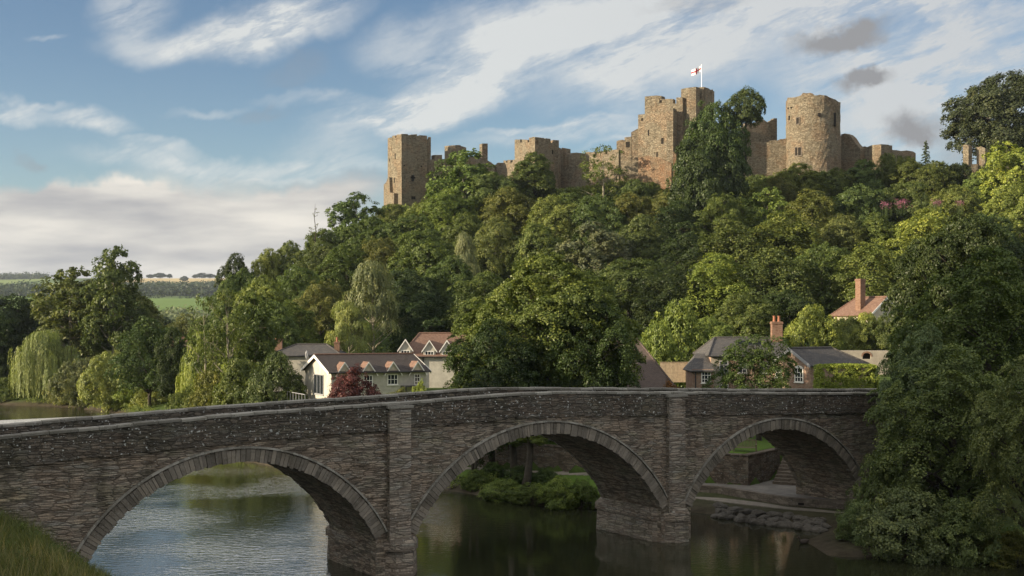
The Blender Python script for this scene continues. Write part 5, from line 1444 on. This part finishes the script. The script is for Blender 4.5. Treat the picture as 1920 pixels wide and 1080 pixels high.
mb.tube([(-.1,-.35,1.3),(-.1,-.8,1.25)], .02, 5); mb.build("dish", M_lead, dsh)
# big brown roof
hD = empty("brown_roofed_hall", (3.4,101,4.2), 0, "large plain brown tiled roof sloping down right of the great central tree", "hall")
house_block(hD, 0, 0, 10.4, 14, -1, 1.6, 6.1, M_render, M_browntile, hipL=3.2, hipR=3.1, over=.3)
# brick house
hE = empty("brick_house", (PX(1333,109),109,4.6), 0, "pinkish brick house with slate roofs behind the feathery tree", "house")
Lm = PX(1480,109)-PX(1333,109)
house_block(hE, 0, 0, Lm, 8.5, -1, 4.3, 5.75, M_brick, M_slate, hipL=1.3, hipR=0, barge=M_lead)
mb = MB(); mb.box(.004,1.0,-.025,0,-1,4.2); mb.build("rendered_corner", M_grey_stone, hE)
for px, z in ((1357,3.3),(1392,3.3),(1432,3.3),(1357,1.2),(1392,1.2),(1432,1.2)): window(hE, TM(lx(hE,px),-.03,z), .8, 1.1, 2, 3, mat=M_lead if z > 2 else M_white)
chimney(hE, lx(hE,1456,3.5), 3.5, 4.4, 7.35, .95, .75, 2)
mb = MB(); mb.box(lx(hE,1400,3)-1.0,lx(hE,1400,3)+1.2,2.2,2.3,5.3,5.62); mb.build("skylight", M_glass, hE)
Yw = 107.5; xw0, xw1 = PX(1298,Yw)-PX(1333,109), -.003
yw = Yw-109
# left wing with a lean-to slate roof
mb = MB(); mb.box(xw0,xw1,yw,yw+4,-1,3.15); mb.build("wing_wall", M_brick, hE)
mb = MB(); mb.slab([(xw0-.25,yw-.25,3.0),(xw1+.05,yw-.25,3.0),(xw1+.05,yw+3.6,4.45),(xw0+.8,yw+3.6,4.45)], .12); mb.slab([(xw0-.25,yw-.25,2.99),(xw0+.8,yw+3.6,4.44),(xw0-.25,yw+4.3,2.99)], .12); mb.build("wing_roof", M_slate, hE)
window(hE, TM(PX(1325,Yw)-PX(1333,109)-.05,yw-.003,2.45), .85, 1.0, 3, 3)
mb = MB(); mb.tube([(PX(1304,Yw)-hE.location.x,yw-.1,-.5),(PX(1304,Yw)-hE.location.x,yw-.1,3.0)], .05, 6); mb.build("drainpipe", M_iron, hE)
# gabled wing turned to the left
hF = empty("brick_gable_wing", (25.3,104,4.6), math.atan2(.5,.866), "brick wing with a white arched window in its gable and a long slate roof", "house wing")
house_block(hF, 0, 0, 6.6, 4.7, -1, 3.62, 4.92, M_brick, M_slate, hipR=2.1, barge=M_lead, over=.2)
Mg = Matrix.Translation((-.003,1.35,2.75)) @ Matrix.Rotation(R(-90),4,'Z'); window(hF, Mg, 1.05, 1.25, 3, 3, arch=True)
Mg = Matrix.Translation((-.003,3.9,2.9)) @ Matrix.Rotation(R(-90),4,'Z'); window(hF, Mg, .8, .9, 2, 2)
# upper house
hG = empty("upper_house", (44.7,141.4,9.0), math.atan2(.87,-.5), "cream house up the slope with a red tiled roof, tall brick chimney and climbers", "house")
house_block(hG, 0, 0, 5.6, 4.8, -2, 3.9, 5.75, M_cream, M_redtile, hipR=1.6, barge=M_white, over=.35)
Mg = Matrix.Translation((-.003,2.4,4.1)) @ Matrix.Rotation(R(-90),4,'Z'); window(hG, Mg, .8, .9, 2, 2)
Mg = Matrix.Translation((-.003,2.4,1.9)) @ Matrix.Rotation(R(-90),4,'Z'); window(hG, Mg, 1.1, 1.2, 3, 2)
chimney(hG, 2.2, 4.0, 3.8, 7.95, .8, .8, 0)
# small red roof behind the riverside trees on the left
hH = empty("distant_farmhouse", (PX(318,230),230,2.6), R(10), "distant low red roofed building in the gap right of the riverside trees", "house")
house_block(hH, 0, 0, 8, 6, -1, 4.6, 6.6, M_brick, M_redtile, over=.3)

# --- fences and walls
fz = PZ(697,117)
fc = empty("board_fence", (PX(1238,117),117,fz-1), 0, "pale wooden board fence beside the brick house", "fence")
x = 0.0; W_ = PX(1300,117)-PX(1238,117); mb = MB(); rf = random.Random(4)
while x < W_: mb.box(x,x+.14,rf.uniform(-.01,.01),.03,0,1+17/F*117+rf.uniform(-.02,.02)); x += .15
mb.build("boards", M_fence, fc)
mb = MB(); mb.box(-.05,W_+.05,-.05,.06,1+17/F*117+.02,1+17/F*117+.07); mb.build("top_rail", M_fence, fc)
gw = empty("garden_wall", (PX(1560,127),127,6), R(-4), "old stone garden wall with a small arched opening below the upper house", "wall")
L_ = PX(1665,127)-PX(1560,127); zt = PZ(657,127)-6; xo = PX(1624,127)-PX(1560,127); zo0 = PZ(673,127)-6; zo1 = PZ(662,127)-6
mb = MB(); mb.box(0,xo-.42,0,.5,-1,zt); mb.box(xo+.42,L_,0,.5,-1,zt); mb.box(xo-.419,xo+.419,0,.5,-1,zo0); mb.box(xo-.419,xo+.419,0,.5,zo1,zt); mb.build("masonry", M_grey_stone, gw)
mb = MB()
for i in range(8):
    a0, a1 = math.pi*i/8, math.pi*(i+1)/8
    P = lambda a,r: (xo+r*math.cos(a), zo1-.35+r*math.sin(a)*.95)
    (x0_,z0_),(x1_,z1_),(x2_,z2_),(x3_,z3_) = P(a0,.40),P(a1,.40),P(a1,.58),P(a0,.58)
    mb.add([(x0_,-.04,z0_),(x1_,-.04,z1_),(x2_,-.04,z2_),(x3_,-.04,z3_)], [(0,1,2,3)])
mb.build("opening_arch", M_chim, gw)
mb = MB(); mb.box(xo-.41,xo+.41,.38,.46,zo0,zo1); mb.build("opening", M_slit, gw)

# retaining wall under the lawn, with its return beside the steps
rw = empty("retaining_wall", (-14,99.2,0), 0, "rubble retaining wall with a square corner below the lawn, seen through the arches", "wall")
RWO = Vector(rw.location); mb = MB(); cp = MB()
line = WL+[(18.9,86.5)]
for (x0,y0),(x1,y1) in zip(line[:-1], line[1:]):
    zt0 = 2.85; n = max(1,int(math.hypot(x1-x0,y1-y0)/1.2)); d = Vector((x1-x0,y1-y0,0)).normalized(); nn = Vector((-d.y,d.x,0))*.45
    a, b = Vector((x0,y0,0))-RWO, Vector((x1,y1,0))-RWO
    if (x0,y0) != (15.8,82.0): a_, b_ = a, b
    q = [a, b, b+nn, a+nn]
    mb.prism([(p.x,p.y) for p in q], -.2, zt0)
    for i in range(n):
        p0, p1 = a.lerp(b,i/n)-nn*.12, a.lerp(b,(i+1)/n)-nn*.12
        g = rc.uniform(0,.012); q2 = [p0+d*.01, p1-d*.01, p1-d*.01+nn*1.24, p0+d*.01+nn*1.24]
        cp.prism([(p.x,p.y) for p in q2], zt0+.002, zt0+.085+g)
mb.build("masonry", M_wall, rw); cp.build("coping", M_wall, rw)
# quay, steps
qw = empty("stone_quay", (13.3,81.5,0), 0, "low pale stone quay wall along the paved landing under the right arch", "quay")
QO = Vector(qw.location); ql = [(12.2,81.9),(13.6,81.2),(17.1,75.9),(20.6,74.1),(27,71.5)]
mb = MB()
for (x0,y0),(x1,y1) in zip(ql[:-1], ql[1:]):
    d = Vector((x1-x0,y1-y0,0)).normalized(); nn = Vector((-d.y,d.x,0))*.4; a, b = Vector((x0,y0,0))-QO, Vector((x1,y1,0))-QO
    q = [a, b, b+nn, a+nn]; mb.prism([(p.x,p.y) for p in q], -.3, .93)
mb.build("masonry", M_quay, qw)
for px, py, w in ((1415,930,.22),(1502,945,.35)):
    Yd = 78.6 if px == 1415 else 75.35
    mb = MB(); mb.box(-w/2,w/2,-.03,.02,-.07,.07,TM(PX(px,Yd)-QO.x, Yd-QO.y, PZ(py,Yd), -.95 if px==1415 else -.48)); mb.build("drain_hole", M_slit, qw)
tp = [(12.3,82.0),(13.6,81.3),(17.2,76.1),(20.7,74.3),(27,71.8),(27,88),(19.2,86.6),(15.9,81.9),(13.2,83.4),(9.5,85.2),(9.5,83.6)]
mb = MB(); mb.poly([(x,y,.90) for x,y in tp]); tag(mb.build("pavement", M_paving), kind='structure')
sw = empty("stone_steps", (17.6,82.6,.9), math.atan2(.9,.45)-math.pi/2, "flight of stone steps rising beside the retaining wall under the right arch", "steps")
for i in range(10):
    mb = MB(); mb.box(-.05,2.2,i*.36,i*.36+(.42 if i<9 else 1.6),i*.19-.3,(i+1)*.19-.001*0-.005*i*0); mb.build("step", M_quay, sw)
# lawns and paths as sheets that follow the ground
def sheet(name, m, x0, x1, y0, y1, st, lift, cond):
    xs = np.arange(x0,x1+st/2,st); ys = np.arange(y0,y1+st/2,st); X_, Y_ = np.meshgrid(xs,ys); Z_ = ground(X_.ravel(),Y_.ravel())+lift
    xm = (X_[:-1,:-1]+st/2).ravel(); ym = (Y_[:-1,:-1]+st/2).ravel(); ok = cond(xm,ym)
    ii = (np.arange(len(ys)-1)[:,None]*len(xs)+np.arange(len(xs)-1)[None,:]).ravel()[ok]
    o = link(name, raw_mesh(name, np.stack([X_.ravel(),Y_.ravel(),Z_],1), np.stack([ii,ii+1,ii+len(xs)+1,ii+len(xs)],1), m, smooth=True)); tag(o, kind='structure'); return o
wyf = lambda x: np.interp(x, [p[0] for p in WL]+[18.9,30,60], [p[1] for p in WL]+[86.5,87.5,88])
sheet("lawn", M_lawn, -12, 30, 76, 118, .5, .035, lambda x,y: ((y>wyf(x)+.8)) | ((x<9)&(y<wyf(x)-1.4)&(pdist(x,y,RB)>2.2)&(~inside(x,y,RB+LB[::-1]))))
sheet("path", M_lowpath, -14, 12.5, 82, 100, .25, .05, lambda x,y: (y<wyf(x)-.12)&(y>wyf(x)-1.45))
# the ledge of the lower path
mb = MB(); low = [(10.6,80.6),(12.6,78.6),(14.6,76.6),(16.9,74.6),(19.5,73.0),(20.3,73.7),(17.0,75.6),(13.4,80.9),(12.0,81.7)]
mb.prism(low, -.2, .42); tag(mb.build("lower_path", M_lowpath), kind='structure')

# --- bench
bn = empty("park_bench", (PX(1397,84.2),84.2,2.80), R(-14), "wooden slatted park bench on the lawn seen through the right arch", "bench")
bw = 1.5
for s in (-1,1):
    mb = MB(); mb.box(s*bw/2-.03,s*bw/2+.03,-.27,-.21,0,.62); mb.build("leg", M_wood, bn)
    mb = MB(); mb.add([(s*bw/2-.03,.21,0),(s*bw/2+.03,.21,0),(s*bw/2+.03,.27,0),(s*bw/2-.03,.27,0),(s*bw/2-.03,.33,.92),(s*bw/2+.03,.33,.92),(s*bw/2+.03,.39,.92),(s*bw/2-.03,.39,.92)],[(3,2,1,0),(4,5,6,7),(0,1,5,4),(1,2,6,5),(2,3,7,6),(3,0,4,7)]); mb.build("leg", M_wood, bn)
    mb = MB(); mb.box(s*bw/2-.04,s*bw/2+.04,-.30,.30,.62,.66); mb.build("armrest", M_wood, bn)
mb = MB()
for i in range(5): mb.box(-bw/2+.03,bw/2-.03,-.25+i*.105,-.17+i*.105,.40,.43)
mb.build("seat", M_wood, bn)
mb = MB()
for i in range(15): x = -bw/2+.07+i*(bw-.14)/14; mb.box(x-.022,x+.022,.29,.31,.50,.88)
mb.box(-bw/2+.03,bw/2-.03,.28,.335,.88,.95); mb.box(-bw/2+.03,bw/2-.03,.25,.29,.46,.50); mb.build("backrest", M_wood, bn)

# --- rocks along the bank
def rock_mesh(seed):
    rd = np.random.default_rng(seed); import bmesh
    bm = bmesh.new(); bmesh.ops.create_icosphere(bm, subdivisions=2, radius=.5)
    ax = rd.normal(size=(7,3)); ax /= np.linalg.norm(ax,axis=1,keepdims=True); lim = rd.uniform(.26,.42,7)
    for v in bm.verts:
        p = np.array(v.co)
        for a_, l_ in zip(ax, lim):
            d = p@a_
            if d > l_: p = p - a_*(d-l_)
        v.co = p + rd.normal(0,.012,3)
    me = bpy.data.meshes.new("rock"); bm.to_mesh(me); bm.free(); me.materials.append(M_rock); return me
rocks = [rock_mesh(s) for s in range(5)]
rr_ = random.Random(21); nrock = 0
for t in np.linspace(0,1,26):
    for row in range(3):
        px = 1345+ (1545-1345)*t + rr_.uniform(-5,5); pyw = np.interp(px,[1345,1400,1470,1545],[968,978,986,996]) - row*9 + rr_.uniform(-2,2)
        z = row*.13+.03; Y = F*(CAMZ-z)/(pyw-HY); s = rr_.uniform(.35,.75)*(1.15 if row==0 else .95)
        o = link("rock", rocks[nrock%5]); o.location = (PX(px,Y), Y, z+.02); o.scale = (s*1.25, s, s*.7); o.rotation_euler = (rr_.uniform(-.3,.3),rr_.uniform(-.3,.3),rr_.uniform(0,6.3))
        tag(o, "grey brown stone in the row of rocks edging the water below the quay", "rock", "rocks edging the water below the quay"); nrock += 1
for i in range(14):
    px = rr_.uniform(1560,1660); py = np.interp(px,[1560,1660],[1024,1040])+rr_.uniform(-3,3); Y = F*CAMZ/(py-HY); s = rr_.uniform(.16,.34)
    o = link("rock", rocks[i%5]); o.location = (PX(px,Y),Y,.03); o.scale = (s*1.3,s,s*.6); o.rotation_euler = (0,0,rr_.uniform(0,6.3))
    tag(o, "small stone lying at the waterline before the broad bank shrub", "rock", "small stones before the broad bank shrub")
# --- weir at the left
wr = MB(); a, b = Vector((-51.5,153,0)), Vector((-86,126,0)); d = (b-a).normalized(); nn = Vector((-d.y,d.x,0))
if nn.y > 0: nn = -nn
def weirmat():
    m, k, out = newmat("weir_water"); p = k.n.new('ShaderNodeNewGeometry').outputs['Position']
    nz = k.noise(k.mapping(p, scale=(3,1,1)), 2.5, 6, .7); bsdf(k, out, k.ramp(nz, [(.3,(.16,.155,.13)),(.65,(.50,.49,.45))]), .35, .5, bump=nz, bstr=1, bdist=.15); return m
n = 40
for i in range(n):
    p0, p1 = a.lerp(b,i/n), a.lerp(b,(i+1)/n)
    rows = [(0,-.1),(.25,.34),(.8,.30),(3.4,.03),(3.6,-.2)]
    for (d0,z0_),(d1,z1_) in zip(rows[:-1],rows[1:]): wr.quad(tuple(p0+nn*d0+Vector((0,0,z0_))),tuple(p1+nn*d0+Vector((0,0,z0_))),tuple(p1+nn*d1+Vector((0,0,z1_))),tuple(p0+nn*d1+Vector((0,0,z1_))))
tag(wr.build("weir", weirmat(), uv=False), "pale water breaking over the low stone weir behind the left end of the bridge", "weir")
# --- duck
def duck():
    import bmesh
    mb = MB(); root = empty("duck", (PX(1507,66),66,0.0), R(200), "small dark duck swimming on the river below the right arch", "duck")
    root.location = (PX(1507, F*CAMZ/(1019-HY)), F*CAMZ/(1019-HY), 0)
    prof = [(-.26,.02,.14),(-.20,.06,.12),(-.10,.105,.09),(.02,.12,.08),(.12,.10,.09),(.18,.06,.12),(.19,.042,.17),(.20,.038,.22),(.225,.045,.27),(.255,.042,.285),(.285,.025,.275),(.31,.014,.262),(.34,.010,.258)]
    mb.tube([(x,0,z) for x,r,z in prof], [r for x,r,z in prof], 12); b = mb.build("body", M_duck, root, smooth=True, uv=False)
    mb = MB(); mb.tube([(.305,0,.265),(.35,0,.258)], [.014,.008], 8); mb.build("bill", M_pot, root)
    root.scale = (1.25,1.25,1.25)
duck()
# --- clipped hedge
def hedge(name, label, x0, x1, y0, y1, z0, z1, col, n, seed):
    rg = np.random.default_rng(seed); root = empty(name, ((x0+x1)/2,(y0+y1)/2,z0), 0, label, "hedge")
    d = unit(rg.normal(size=(n,3))); m = np.abs(d).max(1, keepdims=True); p = d/m*.5; p = p*(1-.10*(np.linalg.norm(p,axis=1,keepdims=True)-.5))
    P = p*np.array([x1-x0,y1-y0,z1-z0]) + np.array([0,0,(z1-z0)/2]); ax = np.abs(p).argmax(1); N = np.zeros_like(P); N[np.arange(n),ax] = np.sign(p[np.arange(n),ax])
    me = clumps_to_leaves(P, N, np.full(n,.22), 30, .11, rg, flat=.7); o = link("foliage", me, root); o.color = (*col,1)
hedge("clipped_hedge", "bright clipped hedge with sunlight put into its leaf colour above the right end of the bridge", PX(1535,98), PX(1640,98), 97, 99.5, 3.4, PZ(685,98), (.22,.27,.05), 3200, 3)  # leaf colour raised to stand for sunlight the front lacks
# pink flowering herbs on the slope
def flowers():
    rg = np.random.default_rng(4)
    for i,(px,py,w,h) in enumerate(((1662,384,14,10),(1689,381,22,14),(1757,380,14,9),(1800,381,8,7))):
        Y = 176.0; root = empty("willowherb", PT(px,py,Y), 0, ("left patch of pink flowers among the trees on the right slope","largest patch of pink flowers among the trees on the right slope","patch of pink flowers right of the largest one on the right slope","small rightmost patch of pink flowers on the right slope")[i], "flowers", "pink flower patches on the right slope")
        n = 16*w//8; cc = np.stack([rg.normal(0,w/3.2,n)/F*Y, rg.uniform(-.9,.9,n), rg.normal(0,h/3.6,n)/F*Y],1); cn = np.tile([0,-.6,.5],(n,1))+rg.normal(0,.3,(n,3))
        o = link("blossom", clumps_to_leaves(cc,cn,np.full(n,.30),12,.11,rg,flat=1.0), root); o.color = (.30,.11,.19,1)
        mb = MB(); [mb.tube([(x_,y_,-1.6),(x_,y_,z_)], .02, 4) for x_,y_,z_ in cc[:20]]; mb.build("stalks", M_leaf, root, uv=False).color = (*COL['mid'],1)
flowers()

# --- far woods and skyline trees
def farwood(name, n, gen, cr, size, col, label, seed, per=22):
    rg = np.random.default_rng(seed); P = gen(rg, n); cc = np.array([(x,y,hillz(x,y)+rg.uniform(1,8)) for x,y in P]); cn = np.tile([-.3,-.6,.6],(len(cc),1))+rg.normal(0,.35,(len(cc),3))
    o = link(name, clumps_to_leaves(cc,cn,cr*rg.uniform(.6,1.4,len(cc)),per,size,rg,flat=.8)); o.color = (*col,1); tag(o, label, "woodland", kind='stuff')
def band(px0,px1,y0,y1):
    def f(rg,n):
        y = rg.uniform(y0,y1,n); u = (rg.uniform(px0,px1,n)-HX)/F; return np.stack([u*y,y],1)
    return f
farwood("distant_woodland", 2600, band(230,460,1420,1780), 9, 3.6, COL['far'], "dark wood across the far hillside between the riverside trees and the castle hill", 1)
farwood("distant_woodland", 1100, band(-200,86,2380,2560), 10, 4.2, COL['far'], "dark wood on the far ridge at the left edge", 2)
farwood("distant_woodland", 900, band(-250,75,1250,1700), 9, 3.6, COL['far'], "bluish dark wood on the lower far slope at the left edge", 3)
farwood("distant_woodland", 700, band(260,430,560,800), 6, 2.4, COL['grey'], "pale grey green trees on the valley floor far behind the riverside trees", 4)
farwood("hedgerow", 260, lambda rg,n: np.stack([np.linspace(-900,-300,n)+rg.normal(0,2,n), 1180+rg.normal(0,4,n)],1), 4, 2.4, COL['far'], "hedgerow line across the far green field", 5)
sk = [(282,514,14,2320,"small round tree alone at the left of the far skyline"),(300,511,26,2300,"clump of dark trees on the far skyline left of the tan field"),(318,513,12,2330,"narrow tree at the right end of the skyline clump"),
      (346,517,16,2150,"dark tree standing at the edge of the tan field"),(366,514,11,2380,"tiny tree on the far skyline right of the tan field"),(378,511,20,2360,"broad tree on the far skyline beside the castle hill"),
      (394,513,22,2340,"rightmost tree on the far skyline, half behind the hill trees"),(68,531,14,2000,"small dark tree in the pale green field at the far left"),(8,534,14,1900,"dark tree at the left edge of the far green field")]
for px, yt, w, Y, lb in sk:
    x = PX(px,Y); tree('broadC' if w > 15 else 'broadB', px, yt, w, Y, 'far', lb, base=min(hillz(x,Y), PZ(yt,Y)-8))

# ------------------------------------------------------------------ long grass on the near bank
def grass(name, n, xs, ys, h, wid, seed, cols, cond, label, kind='stuff'):
    rg = np.random.default_rng(seed); x = rg.uniform(*xs, n); y = rg.uniform(*ys, n); g = ground(x, y)
    k_ = cond(x, y, g); x, y, g = x[k_], y[k_], g[k_]; n = len(x)
    patch = vnoise(x, y, .8, 3)*.6+vnoise(x, y, .25, 9)*.4
    H = h*rg.uniform(.45,1.25,n)*(.5+patch); a = rg.uniform(0,2*math.pi,n); lean = H*rg.uniform(.15,.65,n); b = a+math.pi/2
    w = wid*rg.uniform(.6,1.4,n)
    P = np.stack([x,y,g-.03],1); S = np.stack([np.cos(b)*w,np.sin(b)*w,np.zeros(n)],1)
    M1 = P+np.stack([np.cos(a)*lean*.3,np.sin(a)*lean*.3,H*.6],1); M2 = P+np.stack([np.cos(a)*lean,np.sin(a)*lean,H],1)
    V = np.stack([P-S,P+S,M1+S*.7,M1-S*.7,M2+S*.15,M2-S*.15],1).reshape(-1,3)
    o = np.arange(n)*6; Q = np.concatenate([np.stack([o,o+1,o+2,o+3],1), np.stack([o+3,o+2,o+4,o+5],1)])
    tone = np.repeat(np.clip(patch+rg.normal(0,.15,n),0,1),6)
    ob = link(name, raw_mesh(name, V, Q, M_leaf, tone)); ob.color = (*cols,1); tag(ob, label, "grass", kind=kind); return ob
cg = lambda x,y,g: (g>.4)&(~inside(x,y,RB+LB[::-1]))&(x > -.44*y-1)&(x < -6)
grass("long_grass", 60000, (-24,-6), (30,52), .62, .010, 1, (.095,.112,.034), cg, "long green grass on the near river bank at the lower left")
grass("dry_grass", 22000, (-20,-6), (30,42), .75, .008, 2, (.19,.17,.075), lambda x,y,g: cg(x,y,g)&(vnoise(x,y,2.3,4)>.42), "tall dry seed heads of grass in the lower left corner")
def weeds():
    rg = np.random.default_rng(8); n = 900; x = rg.uniform(-22,-8,n); y = rg.uniform(32,49,n); g = ground(x,y); k_ = cg(x,y,g)&(vnoise(x,y,1.7,11)>.45); x,y,g = x[k_],y[k_],g[k_]
    cc = np.stack([x,y,g+rg.uniform(.1,.5,len(x))],1); cn = np.tile([.1,-.3,1.0],(len(x),1))
    me = clumps_to_leaves(cc, cn, rg.uniform(.15,.34,len(x)), 40, .085, rg, flat=.6); o = link("weeds", me); o.color = (.09,.12,.032,1)
    tag(o, "broad leaved weeds mixed into the near bank grass", "weeds", kind='stuff')
weeds()

# ------------------------------------------------------------------ the air
def haze(density=0.00007):
    mb = MB(); mb.box(-4600,4600,-300,6300,-3,140); o = mb.build("haze", None, uv=False)
    m, k, out = newmat("haze_air"); v = k.n.new('ShaderNodeVolumePrincipled'); v.inputs['Color'].default_value = (.80,.88,1.0,1); v.inputs['Density'].default_value = density; v.inputs['Anisotropy'].default_value = .3
    k.l.new(v.outputs[0], out.inputs['Volume']); o.data.materials.append(m); tag(o, kind='stuff')
haze()
